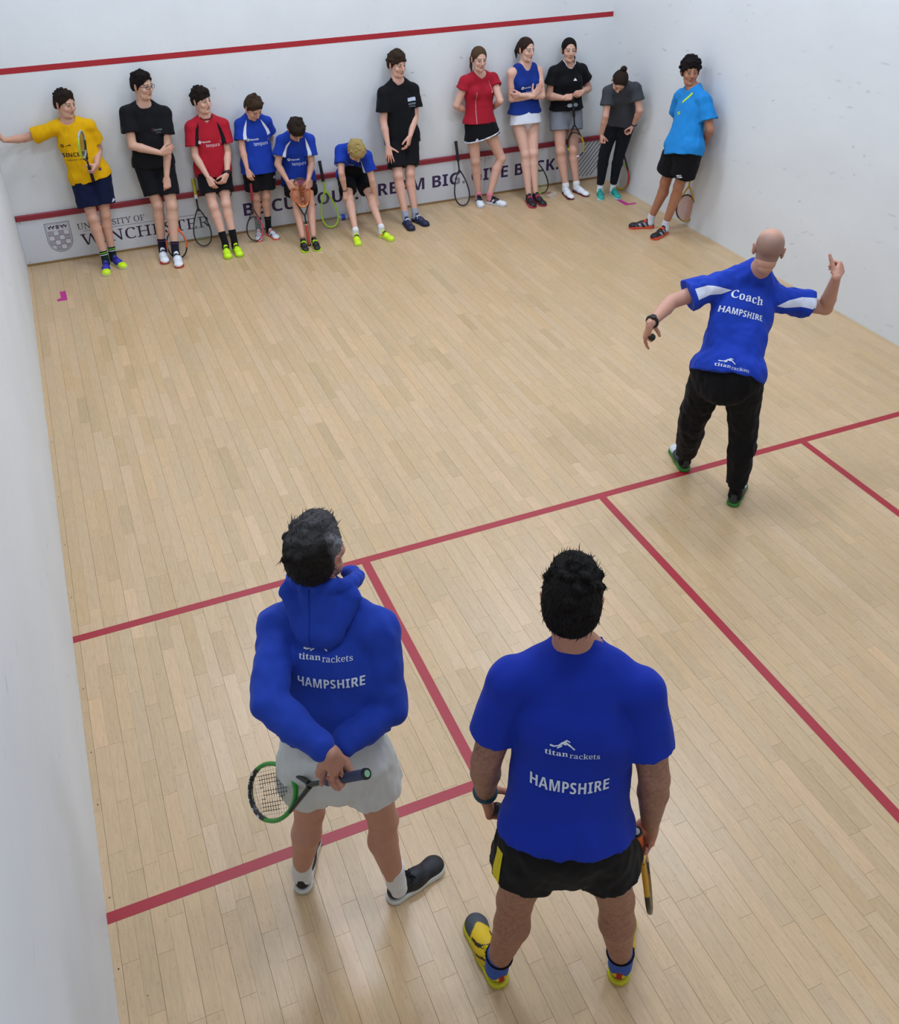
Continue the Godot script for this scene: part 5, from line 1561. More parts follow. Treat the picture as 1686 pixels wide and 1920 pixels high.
# joints in metres: a is the arm and leg on the left as the camera sees the person, b on the right
const POSES := {
	"yellow": {"h": 1.580, "head": Vector3(0.668, 1.491, 0.149), "neck": Vector3(0.664, 1.329, 0.131), "sa": Vector3(0.502, 1.31, 0.135), "ea": Vector3(0.256, 1.218, 0.075), "wa": Vector3(0.091, 1.26, 0.226), "ga": Vector3(0.064, 1.298, 0.167), "sb": Vector3(0.829, 1.3, 0.141), "eb": Vector3(0.873, 1.048, 0.087), "wb": Vector3(0.789, 1.012, 0.304), "gb": Vector3(0.751, 0.974, 0.347), "ha": Vector3(0.667, 0.833, 0.169), "ka": Vector3(0.682, 0.473, 0.3), "aa": Vector3(0.712, 0.102, 0.391), "ta": Vector3(0.692, 0.033, 0.545), "hb": Vector3(0.829, 0.846, 0.171), "kb": Vector3(0.802, 0.478, 0.255), "ab": Vector3(0.789, 0.101, 0.296), "tb": Vector3(0.85, 0.033, 0.44)},
	"glasses": {"h": 1.724, "head": Vector3(1.362, 1.583, 0.157), "neck": Vector3(1.35, 1.396, 0.129), "sa": Vector3(1.177, 1.38, 0.141), "ea": Vector3(1.17, 1.08, 0.241), "wa": Vector3(1.402, 1.013, 0.347), "ga": Vector3(1.475, 1.029, 0.36), "sb": Vector3(1.524, 1.337, 0.14), "eb": Vector3(1.478, 1.019, 0.235), "wb": Vector3(1.418, 0.776, 0.329), "gb": Vector3(1.407, 0.698, 0.359), "ha": Vector3(1.25, 0.899, 0.164), "ka": Vector3(1.297, 0.499, 0.263), "aa": Vector3(1.262, 0.101, 0.313), "ta": Vector3(1.249, 0.032, 0.487), "hb": Vector3(1.43, 0.876, 0.164), "kb": Vector3(1.418, 0.494, 0.335), "ab": Vector3(1.364, 0.104, 0.465), "tb": Vector3(1.356, 0.031, 0.639)},
	"red": {"h": 1.525, "head": Vector3(1.874, 1.396, 0.157), "neck": Vector3(1.889, 1.228, 0.13), "sa": Vector3(1.738, 1.184, 0.138), "ea": Vector3(1.729, 0.905, 0.211), "wa": Vector3(1.804, 0.72, 0.33), "ga": Vector3(1.825, 0.655, 0.359), "sb": Vector3(2.047, 1.169, 0.136), "eb": Vector3(2.043, 0.892, 0.201), "wb": Vector3(1.983, 0.732, 0.351), "gb": Vector3(1.94, 0.678, 0.37), "ha": Vector3(1.805, 0.759, 0.161), "ka": Vector3(1.811, 0.432, 0.335), "aa": Vector3(1.852, 0.103, 0.469), "ta": Vector3(1.84, 0.032, 0.619), "hb": Vector3(1.968, 0.757, 0.16), "kb": Vector3(1.936, 0.441, 0.335), "ab": Vector3(1.945, 0.104, 0.465), "tb": Vector3(1.951, 0.031, 0.617)},
	"bluea": {"h": 1.361, "head": Vector3(2.339, 1.295, 0.238), "neck": Vector3(2.337, 1.2, 0.137), "sa": Vector3(2.202, 1.148, 0.14), "ea": Vector3(2.188, 0.917, 0.218), "wa": Vector3(2.193, 0.738, 0.312), "ga": Vector3(2.201, 0.677, 0.339), "sb": Vector3(2.471, 1.152, 0.14), "eb": Vector3(2.508, 0.948, 0.06), "wb": Vector3(2.45, 0.77, 0.063), "gb": Vector3(2.405, 0.735, 0.06), "ha": Vector3(2.26, 0.742, 0.171), "ka": Vector3(2.263, 0.416, 0.2), "aa": Vector3(2.257, 0.1, 0.171), "ta": Vector3(2.222, 0.03, 0.304), "hb": Vector3(2.404, 0.74, 0.172), "kb": Vector3(2.368, 0.418, 0.209), "ab": Vector3(2.357, 0.1, 0.193), "tb": Vector3(2.394, 0.031, 0.324)},
	"blueb": {"h": 1.411, "head": Vector3(2.693, 1.087, 0.408), "neck": Vector3(2.718, 1.032, 0.281), "sa": Vector3(2.574, 0.98, 0.261), "ea": Vector3(2.499, 0.748, 0.301), "wa": Vector3(2.548, 0.616, 0.457), "ga": Vector3(2.575, 0.561, 0.481), "sb": Vector3(2.855, 0.958, 0.265), "eb": Vector3(2.839, 0.713, 0.315), "wb": Vector3(2.75, 0.605, 0.473), "gb": Vector3(2.741, 0.541, 0.487), "ha": Vector3(2.653, 0.573, 0.171), "ka": Vector3(2.617, 0.37, 0.432), "aa": Vector3(2.597, 0.103, 0.636), "ta": Vector3(2.581, 0.034, 0.769), "hb": Vector3(2.802, 0.561, 0.174), "kb": Vector3(2.759, 0.36, 0.438), "ab": Vector3(2.707, 0.103, 0.652), "tb": Vector3(2.697, 0.034, 0.786)},
	"blond": {"h": 1.409, "head": Vector3(3.226, 0.868, 0.598), "neck": Vector3(3.249, 0.871, 0.465), "sa": Vector3(3.124, 0.842, 0.388), "ea": Vector3(3.082, 0.646, 0.519), "wa": Vector3(3.119, 0.441, 0.479), "ga": Vector3(3.12, 0.376, 0.495), "sb": Vector3(3.374, 0.773, 0.477), "eb": Vector3(3.397, 0.532, 0.518), "wb": Vector3(3.434, 0.326, 0.491), "gb": Vector3(3.437, 0.259, 0.513), "ha": Vector3(3.229, 0.501, 0.169), "ka": Vector3(3.159, 0.364, 0.466), "aa": Vector3(3.136, 0.102, 0.694), "ta": Vector3(3.113, 0.032, 0.83), "hb": Vector3(3.38, 0.493, 0.176), "kb": Vector3(3.392, 0.335, 0.475), "ab": Vector3(3.402, 0.103, 0.724), "tb": Vector3(3.449, 0.033, 0.853)},
	"tall": {"h": 1.654, "head": Vector3(3.845, 1.532, 0.149), "neck": Vector3(3.851, 1.361, 0.129), "sa": Vector3(3.688, 1.291, 0.14), "ea": Vector3(3.657, 0.998, 0.198), "wa": Vector3(3.656, 0.786, 0.312), "ga": Vector3(3.653, 0.72, 0.34), "sb": Vector3(4.02, 1.297, 0.133), "eb": Vector3(4.011, 1.016, 0.178), "wb": Vector3(3.892, 0.865, 0.332), "gb": Vector3(3.866, 0.798, 0.35), "ha": Vector3(3.776, 0.831, 0.162), "ka": Vector3(3.739, 0.479, 0.352), "aa": Vector3(3.751, 0.103, 0.499), "ta": Vector3(3.747, 0.032, 0.664), "hb": Vector3(3.95, 0.83, 0.162), "kb": Vector3(3.878, 0.474, 0.329), "ab": Vector3(3.874, 0.102, 0.453), "tb": Vector3(3.923, 0.033, 0.612)},
	"redgirl": {"h": 1.591, "head": Vector3(4.724, 1.511, 0.194), "neck": Vector3(4.752, 1.337, 0.141), "sa": Vector3(4.59, 1.314, 0.138), "ea": Vector3(4.489, 1.06, 0.143), "wa": Vector3(4.687, 0.947, 0.073), "ga": Vector3(4.761, 0.931, 0.071), "sb": Vector3(4.916, 1.311, 0.13), "eb": Vector3(4.934, 1.091, 0.277), "wb": Vector3(4.947, 0.97, 0.074), "gb": Vector3(4.88, 0.939, 0.069), "ha": Vector3(4.658, 0.85, 0.171), "ka": Vector3(4.686, 0.471, 0.202), "aa": Vector3(4.732, 0.097, 0.184), "ta": Vector3(4.692, 0.034, 0.335), "hb": Vector3(4.825, 0.825, 0.173), "kb": Vector3(4.972, 0.471, 0.245), "ab": Vector3(4.826, 0.101, 0.28), "tb": Vector3(4.918, 0.034, 0.407)},
	"vest": {"h": 1.655, "head": Vector3(5.28, 1.547, 0.159), "neck": Vector3(5.284, 1.382, 0.128), "sa": Vector3(5.115, 1.347, 0.14), "ea": Vector3(5.123, 1.062, 0.154), "wa": Vector3(5.303, 1.108, 0.314), "ga": Vector3(5.354, 1.167, 0.316), "sb": Vector3(5.453, 1.335, 0.132), "eb": Vector3(5.423, 1.091, 0.277), "wb": Vector3(5.171, 1.123, 0.281), "gb": Vector3(5.093, 1.106, 0.258), "ha": Vector3(5.195, 0.871, 0.163), "ka": Vector3(5.233, 0.502, 0.312), "aa": Vector3(5.233, 0.103, 0.423), "ta": Vector3(5.204, 0.033, 0.583), "hb": Vector3(5.372, 0.866, 0.165), "kb": Vector3(5.331, 0.5, 0.312), "ab": Vector3(5.317, 0.102, 0.418), "tb": Vector3(5.323, 0.034, 0.58)},
	"blackgirl": {"h": 1.588, "head": Vector3(5.785, 1.498, 0.168), "neck": Vector3(5.798, 1.334, 0.136), "sa": Vector3(5.631, 1.302, 0.136), "ea": Vector3(5.583, 1.038, 0.129), "wa": Vector3(5.645, 1.061, 0.357), "ga": Vector3(5.715, 1.068, 0.372), "sb": Vector3(5.963, 1.299, 0.14), "eb": Vector3(6.085, 1.065, 0.112), "wb": Vector3(5.914, 1.079, 0.281), "gb": Vector3(5.849, 1.072, 0.313), "ha": Vector3(5.705, 0.841, 0.164), "ka": Vector3(5.68, 0.475, 0.285), "aa": Vector3(5.727, 0.103, 0.363), "ta": Vector3(5.708, 0.032, 0.52), "hb": Vector3(5.874, 0.832, 0.169), "kb": Vector3(5.847, 0.462, 0.277), "ab": Vector3(5.87, 0.1, 0.351), "tb": Vector3(5.903, 0.032, 0.508)},
	"grey": {"h": 1.496, "head": Vector3(6.041, 1.279, 0.798), "neck": Vector3(6.13, 1.218, 0.701), "sa": Vector3(5.969, 1.189, 0.705), "ea": Vector3(5.932, 0.936, 0.76), "wa": Vector3(5.941, 0.723, 0.689), "ga": Vector3(5.934, 0.658, 0.706), "sb": Vector3(6.221, 1.226, 0.84), "eb": Vector3(6.242, 0.995, 0.92), "wb": Vector3(6.259, 0.81, 0.799), "gb": Vector3(6.238, 0.745, 0.795), "ha": Vector3(6.151, 0.807, 0.573), "ka": Vector3(6.058, 0.462, 0.586), "aa": Vector3(6.057, 0.102, 0.558), "ta": Vector3(5.997, 0.031, 0.693), "hb": Vector3(6.253, 0.813, 0.69), "kb": Vector3(6.209, 0.462, 0.652), "ab": Vector3(6.204, 0.101, 0.587), "tb": Vector3(6.184, 0.034, 0.73)},
	"cyan": {"h": 1.700, "head": Vector3(6.2, 1.547, 1.762), "neck": Vector3(6.222, 1.396, 1.815), "sa": Vector3(6.206, 1.325, 1.648), "ea": Vector3(6.266, 1.058, 1.55), "wa": Vector3(6.282, 0.946, 1.776), "ga": Vector3(6.301, 0.924, 1.848), "sb": Vector3(6.221, 1.37, 2), "eb": Vector3(6.233, 1.103, 2.133), "wb": Vector3(6.308, 0.923, 1.978), "gb": Vector3(6.303, 0.871, 1.925), "ha": Vector3(6.071, 0.898, 1.872), "ka": Vector3(6.063, 0.511, 1.766), "aa": Vector3(6.023, 0.105, 1.641), "ta": Vector3(5.857, 0.034, 1.58), "hb": Vector3(6.112, 0.912, 2.046), "kb": Vector3(6.096, 0.521, 1.946), "ab": Vector3(6.059, 0.105, 1.853), "tb": Vector3(5.905, 0.033, 1.918)},
	"coach": {"h": 1.792, "head": Vector3(4.009, 1.585, 5.659), "neck": Vector3(4.013, 1.424, 5.592), "sa": Vector3(3.821, 1.392, 5.525), "ea": Vector3(3.531, 1.291, 5.493), "wa": Vector3(3.303, 1.264, 5.633), "ga": Vector3(3.297, 1.187, 5.61), "sb": Vector3(4.148, 1.281, 5.635), "eb": Vector3(4.421, 1.192, 5.754), "wb": Vector3(4.352, 1.434, 5.848), "gb": Vector3(4.415, 1.459, 5.805), "ha": Vector3(3.698, 0.91, 5.718), "ka": Vector3(3.725, 0.492, 5.585), "aa": Vector3(3.848, 0.1, 5.424), "ta": Vector3(3.906, 0.036, 5.256), "hb": Vector3(3.795, 0.955, 5.878), "kb": Vector3(3.907, 0.534, 5.842), "ab": Vector3(3.915, 0.1, 5.864), "tb": Vector3(4.043, 0.033, 5.749)},
	"hoodie": {"h": 1.746, "head": Vector3(0.964, 1.675, 7.264), "neck": Vector3(0.973, 1.499, 7.28), "sa": Vector3(0.815, 1.403, 7.217), "ea": Vector3(0.713, 1.302, 7.468), "wa": Vector3(0.844, 1.252, 7.686), "ga": Vector3(0.862, 1.183, 7.683), "sb": Vector3(1.116, 1.426, 7.395), "eb": Vector3(1.096, 1.157, 7.522), "wb": Vector3(0.874, 1.164, 7.668), "gb": Vector3(0.843, 1.1, 7.648), "ha": Vector3(0.823, 0.927, 7.417), "ka": Vector3(0.814, 0.514, 7.331), "aa": Vector3(0.758, 0.1, 7.277), "ta": Vector3(0.826, 0.033, 7.132), "hb": Vector3(0.995, 0.929, 7.485), "kb": Vector3(1.056, 0.513, 7.468), "ab": Vector3(1.091, 0.097, 7.469), "tb": Vector3(1.263, 0.036, 7.421)},
	"bluetee": {"h": 1.852, "head": Vector3(1.553, 1.755, 7.851), "neck": Vector3(1.562, 1.575, 7.89), "sa": Vector3(1.372, 1.519, 7.832), "ea": Vector3(1.277, 1.22, 7.882), "wa": Vector3(1.312, 0.955, 7.808), "ga": Vector3(1.324, 0.873, 7.806), "sb": Vector3(1.713, 1.523, 8.022), "eb": Vector3(1.713, 1.223, 8.132), "wb": Vector3(1.75, 0.949, 8.105), "gb": Vector3(1.743, 0.866, 8.095), "ha": Vector3(1.379, 1.003, 8.029), "ka": Vector3(1.357, 0.552, 7.963), "aa": Vector3(1.324, 0.1, 7.912), "ta": Vector3(1.328, 0.036, 7.725), "hb": Vector3(1.558, 0.993, 8.095), "kb": Vector3(1.673, 0.553, 8.091), "ab": Vector3(1.747, 0.104, 8.077), "tb": Vector3(1.842, 0.031, 7.946)},
}
# ---------------------------------------------------------------- mesh tools
class Buf:
	var v := PackedVector3Array()
	var n := PackedVector3Array()
	var c := PackedColorArray()
	var t := PackedInt32Array()
	func put(b: Buf, xf := Transform3D.IDENTITY, recolor = null) -> void:
		var base := v.size()
		var flip := xf.basis.determinant() < 0.0
		var nb := xf.basis.inverse().transposed()
		for i in b.v.size():
			v.append(xf * b.v[i])
			n.append((nb * b.n[i]).normalized())
			if recolor != null:
				c.append(recolor.call(b.v[i], b.n[i]))
			else:
				c.append(b.c[i] if b.c.size() > i else Color.WHITE)
		for i in range(0, b.t.size(), 3):
			t.append(base + b.t[i])
			if flip:
				t.append(base + b.t[i + 2]); t.append(base + b.t[i + 1])
			else:
				t.append(base + b.t[i + 1]); t.append(base + b.t[i + 2])
	func paint(f) -> Buf:
		c.resize(v.size())
		for i in v.size():
			c[i] = f.call(v[i], n[i])
		return self
	func mesh() -> ArrayMesh:
		var a := []
		a.resize(Mesh.ARRAY_MAX)
		a[Mesh.ARRAY_VERTEX] = v
		a[Mesh.ARRAY_NORMAL] = n
		if c.size() == v.size():
			a[Mesh.ARRAY_COLOR] = c
		a[Mesh.ARRAY_INDEX] = t
		var m := ArrayMesh.new()
		m.add_surface_from_arrays(Mesh.PRIMITIVE_TRIANGLES, a)
		return m
	func tri(a: Vector3, b: Vector3, d: Vector3) -> void:   # front side where the corners run clockwise
		var k := v.size()
		var nn := (d - a).cross(b - a).normalized()
		v.append(a); v.append(b); v.append(d)
		n.append(nn); n.append(nn); n.append(nn)
		t.append(k); t.append(k + 1); t.append(k + 2)
	func quad(a: Vector3, b: Vector3, d: Vector3, e: Vector3) -> void:
		var k := v.size()
		var nn := (d - a).cross(b - a).normalized()
		v.append(a); v.append(b); v.append(d); v.append(e)
		for i in 4:
			n.append(nn)
		for i in [0, 1, 2, 0, 2, 3]:
			t.append(k + i)
	func box(lo: Vector3, hi: Vector3, ch := 0.0) -> void:   # ch: chamfer of the upper edges
		var a := lo
		var b := hi
		var y1 := b.y - ch
		var p := [Vector3(a.x, a.y, a.z), Vector3(b.x, a.y, a.z), Vector3(b.x, a.y, b.z), Vector3(a.x, a.y, b.z)]
		var q := [Vector3(a.x, y1, a.z), Vector3(b.x, y1, a.z), Vector3(b.x, y1, b.z), Vector3(a.x, y1, b.z)]
		for i in 4:
			var j := (i + 1) % 4
			quad(p[i], p[j], q[j], q[i])
		quad(p[3], p[2], p[1], p[0])
		if ch > 0.0:
			var r := [Vector3(a.x + ch, b.y, a.z + ch), Vector3(b.x - ch, b.y, a.z + ch), Vector3(b.x - ch, b.y, b.z - ch), Vector3(a.x + ch, b.y, b.z - ch)]
			for i in 4:
				var j := (i + 1) % 4
				quad(q[i], q[j], r[j], r[i])
			q = r
		quad(q[0], q[1], q[2], q[3])
	func tube(pts: PackedVector3Array, radii: PackedFloat32Array, sides := 8, flat := 1.0, across := Vector3.ZERO, closed := false, caps := true) -> void:
		# a swept tube; flat < 1 thins it along the direction across
		var m := pts.size()
		var base := v.size()
		var up := across
		for i in m:
			var a: Vector3 = pts[(i - 1 + m) % m] if closed or i > 0 else pts[i]
			var b: Vector3 = pts[(i + 1) % m] if closed or i < m - 1 else pts[i]
			var d := (b - a).normalized()
			if up.length_squared() < 1e-6:
				up = d.cross(Vector3.RIGHT if absf(d.x) < 0.8 else Vector3.UP)
			var w := (up - d * up.dot(d)).normalized()
			var s := d.cross(w)
			if across == Vector3.ZERO:
				up = w
			for k in sides:
				var an := TAU * k / sides
				var e := s * cos(an) + w * (sin(an) * flat)
				v.append(pts[i] + e * radii[i if radii.size() > 1 else 0])
				n.append((s * (cos(an) * flat) + w * sin(an)).normalized())
		for i in (m if closed else m - 1):
			var j := (i + 1) % m
			for k in sides:
				var l := (k + 1) % sides
				t.append(base + i * sides + k); t.append(base + i * sides + l); t.append(base + j * sides + l)
				t.append(base + i * sides + k); t.append(base + j * sides + l); t.append(base + j * sides + k)
		if caps and not closed:
			for e in [0, m - 1]:
				var c0 := v.size()
				var dd: Vector3 = (pts[0] - pts[1]).normalized() if e == 0 else (pts[m - 1] - pts[m - 2]).normalized()
				for k in sides:
					v.append(v[base + e * sides + k]); n.append(dd)
				for k in range(1, sides - 1):
					t.append(c0)
					if e == 0:
						t.append(c0 + k + 1); t.append(c0 + k)
					else:
						t.append(c0 + k); t.append(c0 + k + 1)

# A field of distances on a grid: shapes are stamped into it one after the other, joined by a smooth minimum, and the surface is meshed as surface nets.
class Field:
	var cell := 0.01
	var prims := []
	var o := Vector3.ZERO
	var nx := 0
	var ny := 0
	var nz := 0
	var d := PackedFloat32Array()
	var lo := Vector3.ONE * 1e9
	var hi := -Vector3.ONE * 1e9
	var wr := 0.0
	var wf := Vector3.ONE
	var wseed := 1
	var wr2 := 0.0
	func _init(c: float) -> void:
		cell = c
	func cone(a: Vector3, b: Vector3, ra: float, rb: float, k := 0.02, side := Vector3.ZERO, kd := 1.0, cut := 0, op := 0) -> void:
		# tapered limb from a to b; kd: depth to width, side: the direction of the width; cut 1: flat at a, 2: flat at b, 3: both
		prims.append([0, op, k, a, b, ra, rb, side, kd, cut])
		if op == 0:
			var r := Vector3.ONE * maxf(ra, rb) * maxf(1.0, kd)
			lo = lo.min(a - r).min(b - r)
			hi = hi.max(a + r).max(b + r)
	func ell(p: Vector3, bs: Basis, r: Vector3, k := 0.02, op := 0) -> void:
		prims.append([1, op, k, p, bs, r])
		if op == 0:
			var m := Vector3.ONE * maxf(r.x, maxf(r.y, r.z))
			lo = lo.min(p - m)
			hi = hi.max(p + m)
	func clip(nrm: Vector3, p: Vector3) -> void:   # keeps the side that nrm points away from
		prims.append([2, 0, 0.0, nrm.normalized(), p])
	func bake() -> void:
		o = lo - Vector3.ONE * cell * 2.0
		nx = int((hi.x - lo.x) / cell) + 6
		ny = int((hi.y - lo.y) / cell) + 6
		nz = int((hi.z - lo.z) / cell) + 6
		d.resize(nx * ny * nz)
		d.fill(1.0)
		for p in prims:
			if p[0] == 0:
				_cone(p)
			elif p[0] == 1:
				_ell(p)
			else:
				_clip(p)
		if wr > 0.0 or wr2 > 0.0:
			_wrinkle()
	func _cone(p: Array) -> void:
		var op: int = p[1]
		var k: float = maxf(p[2], 0.0005)
		var a: Vector3 = p[3]
		var ab: Vector3 = p[4] - a
		var len := maxf(ab.length(), 1e-5)
		var u := ab / len
		var s: Vector3 = p[7]
		s = s - u * s.dot(u)
		if s.length_squared() < 1e-6:
			s = u.cross(Vector3.RIGHT if absf(u.x) < 0.8 else Vector3.UP)
		s = s.normalized()
		var w := u.cross(s)
		var kd: float = p[8]
		var cut: int = p[9]
		var ra: float = p[5]
		var rb: float = p[6]
		var dr := rb - ra
		var m := Vector3.ONE * (maxf(ra, rb) * maxf(1.0, kd) + k + cell * 2.5)
		var l := (a.min(p[4]) - m - o) / cell
		var h := (a.max(p[4]) + m - o) / cell
		var x0 := maxi(0, int(l.x))
		var y0 := maxi(0, int(l.y))
		var z0 := maxi(0, int(l.z))
		var x1 := mini(nx, int(h.x) + 1)
		var y1 := mini(ny, int(h.y) + 1)
		var z1 := mini(nz, int(h.z) + 1)
		var dy := u.x * cell
		var dx := s.x * cell
		var dz := w.x * cell / kd
		var il := 1.0 / len
		var ik := 1.0 / k
		var k4 := k * 0.25
		for iz in range(z0, z1):
			for iy in range(y0, y1):
				var q := Vector3(o.x + x0 * cell, o.y + iy * cell, o.z + iz * cell) - a
				var y := q.dot(u)
				var x := q.dot(s)
				var z := q.dot(w) / kd
				var i := (iz * ny + iy) * nx + x0
				for ix in range(x0, x1):
					var t := clampf(y * il, 0.0, 1.0)
					var e := y - t * len
					var dist := sqrt(x * x + z * z + e * e) - ra - dr * t
					if cut != 0:
						if cut & 1 and -y > dist:
							dist = -y
						if cut & 2 and y - len > dist:
							dist = y - len
					var g := d[i]
					if op == 0:
						if dist < g + k:
							var df := absf(g - dist)
							if df < k:
								var hh := (k - df) * ik
								d[i] = minf(g, dist) - hh * hh * k4
							elif dist < g:
								d[i] = dist
					else:
						var gg := -g
						if dist < gg + k:
							var df := absf(gg - dist)
							if df < k:
								var hh := (k - df) * ik
								d[i] = -(minf(gg, dist) - hh * hh * k4)
							elif dist < gg:
								d[i] = -dist
					i += 1
					y += dy
					x += dx
					z += dz
	func _ell(p: Array) -> void:
		var op: int = p[1]
		var k: float = maxf(p[2], 0.0005)
		var a: Vector3 = p[3]
		var bs: Basis = p[4]
		var r: Vector3 = p[5]
		var m := Vector3.ONE * (maxf(r.x, maxf(r.y, r.z)) + k + cell * 2.5)
		var l := (a - m - o) / cell
		var h := (a + m - o) / cell
		var x0 := maxi(0, int(l.x))
		var y0 := maxi(0, int(l.y))
		var z0 := maxi(0, int(l.z))
		var x1 := mini(nx, int(h.x) + 1)
		var y1 := mini(ny, int(h.y) + 1)
		var z1 := mini(nz, int(h.z) + 1)
		var ix3 := bs.x / r.x
		var iy3 := bs.y / r.y
		var iz3 := bs.z / r.z
		var rm := minf(r.x, minf(r.y, r.z))
		var r2 := Vector3(1.0 / r.x, 1.0 / r.y, 1.0 / r.z)
		for iz in range(z0, z1):
			for iy in range(y0, y1):
				var q := Vector3(o.x + x0 * cell, o.y + iy * cell, o.z + iz * cell) - a
				var c := Vector3(q.dot(ix3), q.dot(iy3), q.dot(iz3))
				var st := Vector3(ix3.x, iy3.x, iz3.x) * cell
				var i := (iz * ny + iy) * nx + x0
				for ix in range(x0, x1):
					var k0 := c.length()
					var k1 := (c * r2).length()
					var dist := -rm if k1 < 1e-6 else k0 * (k0 - 1.0) / k1
					var g := d[i]
					if op == 0:
						var df := absf(g - dist)
						if df < k:
							var hh := (k - df) / k
							d[i] = minf(g, dist) - hh * hh * k * 0.25
						elif dist < g:
							d[i] = dist
					else:
						var df := absf(-g - dist)
						if df < k:
							var hh := (k - df) / k
							d[i] = -(minf(-g, dist) - hh * hh * k * 0.25)
						elif dist < -g:
							d[i] = -dist
					i += 1
					c += st
	func _clip(p: Array) -> void:
		var nrm: Vector3 = p[3]
		var i := 0
		for iz in nz:
			for iy in ny:
				var y := (Vector3(o.x, o.y + iy * cell, o.z + iz * cell) - Vector3(p[4])).dot(nrm)
				var dy := nrm.x * cell
				for ix in nx:
					if y > d[i]:
						d[i] = y
					i += 1
					y += dy
	func _wrinkle() -> void:
		var f := FastNoiseLite.new()
		f.seed = wseed
		f.noise_type = FastNoiseLite.TYPE_SIMPLEX
		f.frequency = 1.0
		f.fractal_type = FastNoiseLite.FRACTAL_FBM
		f.fractal_octaves = 2
		var i := 0
		var band := cell * 3.0 + wr
		for iz in nz:
			for iy in ny:
				for ix in nx:
					var g := d[i]
					if g < band and g > -band:
						var q := Vector3(o.x + ix * cell, o.y + iy * cell, o.z + iz * cell) * wf
						d[i] = g + wr * f.get_noise_3dv(q)
					i += 1
	func sample(p: Vector3) -> float:
		var q := (p - o) / cell
		var x := int(floor(q.x))
		var y := int(floor(q.y))
		var z := int(floor(q.z))
		if x < 0 or y < 0 or z < 0 or x >= nx - 1 or y >= ny - 1 or z >= nz - 1:
			return 1.0
		var fx := q.x - x
		var fy := q.y - y
		var fz := q.z - z
		var i := (z * ny + y) * nx + x
		var sy := nx
		var sz := nx * ny
		var a := lerpf(lerpf(d[i], d[i + 1], fx), lerpf(d[i + sy], d[i + sy + 1], fx), fy)
		var b := lerpf(lerpf(d[i + sz], d[i + sz + 1], fx), lerpf(d[i + sz + sy], d[i + sz + sy + 1], fx), fy)
		return lerpf(a, b, fz)
	func hit(p: Vector3, dir: Vector3, far := 0.5) -> Vector3:   # first surface from p along dir; p itself if none
		var t := 0.0
		var st := cell * 0.5
		while t < far:
			if sample(p + dir * t) < 0.0:
				var a := t - st
				var b := t
				for k in 7:
					var m := (a + b) * 0.5
					if sample(p + dir * m) < 0.0:
						b = m
					else:
						a = m
				return p + dir * b
			t += st
		return Vector3.INF
	func grad(p: Vector3) -> Vector3:
		var e := cell
		return Vector3(sample(p + Vector3(e, 0, 0)) - sample(p - Vector3(e, 0, 0)), sample(p + Vector3(0, e, 0)) - sample(p - Vector3(0, e, 0)), sample(p + Vector3(0, 0, e)) - sample(p - Vector3(0, 0, e))).normalized()
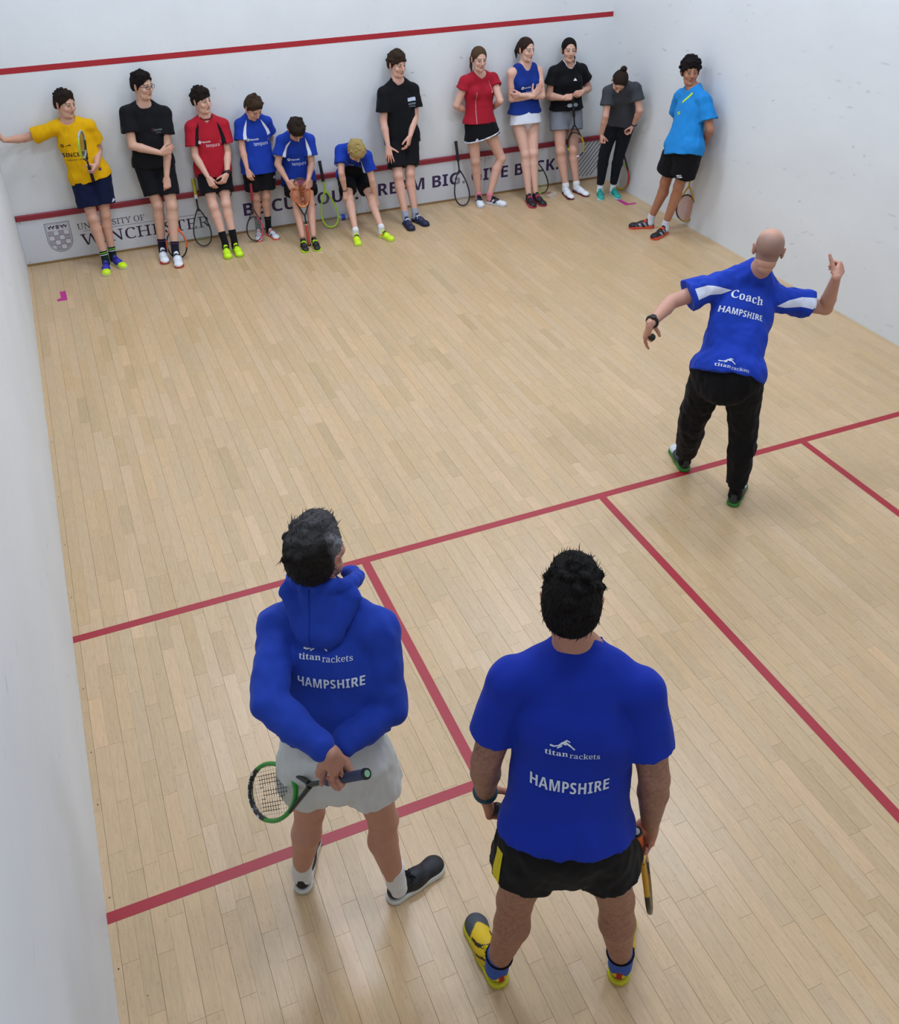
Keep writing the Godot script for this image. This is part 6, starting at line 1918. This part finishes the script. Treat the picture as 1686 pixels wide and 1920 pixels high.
	func net() -> Buf:
		var b := Buf.new()
		var sx := 1
		var sy := nx
		var sz := nx * ny
		var off := [0, 1, sy, sy + 1, sz, sz + 1, sz + sy, sz + sy + 1]
		var id := PackedInt32Array()
		id.resize(d.size())
		id.fill(-1)
		var active := PackedInt32Array()
		var far := cell * 4.0
		var v := b.v
		var nr := b.n
		for iz in nz - 1:
			for iy in ny - 1:
				var i := (iz * ny + iy) * nx
				for ix in nx - 1:
					var g := d[i]
					if g < far and g > -far:
						var d1 := d[i + 1]
						var d2 := d[i + sy]
						var d3 := d[i + sy + 1]
						var d4 := d[i + sz]
						var d5 := d[i + sz + 1]
						var d6 := d[i + sz + sy]
						var d7 := d[i + sz + sy + 1]
						var cnt := int(g < 0.0) + int(d1 < 0.0) + int(d2 < 0.0) + int(d3 < 0.0) + int(d4 < 0.0) + int(d5 < 0.0) + int(d6 < 0.0) + int(d7 < 0.0)
						if cnt != 0 and cnt != 8:
							var s := Vector3.ZERO
							var k := 0
							if (g < 0.0) != (d1 < 0.0):
								s += Vector3(g / (g - d1), 0, 0); k += 1
							if (d2 < 0.0) != (d3 < 0.0):
								s += Vector3(d2 / (d2 - d3), 1, 0); k += 1
							if (d4 < 0.0) != (d5 < 0.0):
								s += Vector3(d4 / (d4 - d5), 0, 1); k += 1
							if (d6 < 0.0) != (d7 < 0.0):
								s += Vector3(d6 / (d6 - d7), 1, 1); k += 1
							if (g < 0.0) != (d2 < 0.0):
								s += Vector3(0, g / (g - d2), 0); k += 1
							if (d1 < 0.0) != (d3 < 0.0):
								s += Vector3(1, d1 / (d1 - d3), 0); k += 1
							if (d4 < 0.0) != (d6 < 0.0):
								s += Vector3(0, d4 / (d4 - d6), 1); k += 1
							if (d5 < 0.0) != (d7 < 0.0):
								s += Vector3(1, d5 / (d5 - d7), 1); k += 1
							if (g < 0.0) != (d4 < 0.0):
								s += Vector3(0, 0, g / (g - d4)); k += 1
							if (d1 < 0.0) != (d5 < 0.0):
								s += Vector3(1, 0, d1 / (d1 - d5)); k += 1
							if (d2 < 0.0) != (d6 < 0.0):
								s += Vector3(0, 1, d2 / (d2 - d6)); k += 1
							if (d3 < 0.0) != (d7 < 0.0):
								s += Vector3(1, 1, d3 / (d3 - d7)); k += 1
							s /= k
							id[i] = v.size()
							active.append(i)
							v.append(o + (Vector3(ix, iy, iz) + s) * cell)
							var x := s.x
							var y := s.y
							var z := s.z
							var x_ := 1.0 - x
							var y_ := 1.0 - y
							var z_ := 1.0 - z
							nr.append(Vector3(
								((d1 - g) * y_ + (d3 - d2) * y) * z_ + ((d5 - d4) * y_ + (d7 - d6) * y) * z,
								((d2 - g) * x_ + (d3 - d1) * x) * z_ + ((d6 - d4) * x_ + (d7 - d5) * x) * z,
								((d4 - g) * x_ + (d5 - d1) * x) * y_ + ((d6 - d2) * x_ + (d7 - d3) * x) * y).normalized())
					i += 1
		var st := [sx, sy, sz]
		var t := b.t
		for i in active:
			var g := d[i]
			for ax in 3:
				var g1 := d[i + st[ax]]
				if (g < 0.0) == (g1 < 0.0):
					continue
				var p: int = st[(ax + 1) % 3]
				var q: int = st[(ax + 2) % 3]
				if i - p - q < 0:
					continue
				var a := id[i]
				var e := id[i - p]
				var c := id[i - p - q]
				var f := id[i - q]
				if a < 0 or e < 0 or c < 0 or f < 0:
					continue
				if g < 0.0:
					t.append(a); t.append(c); t.append(e); t.append(a); t.append(f); t.append(c)
				else:
					t.append(a); t.append(e); t.append(c); t.append(a); t.append(c); t.append(f)
		b.v = v
		b.n = nr
		b.t = t
		return b
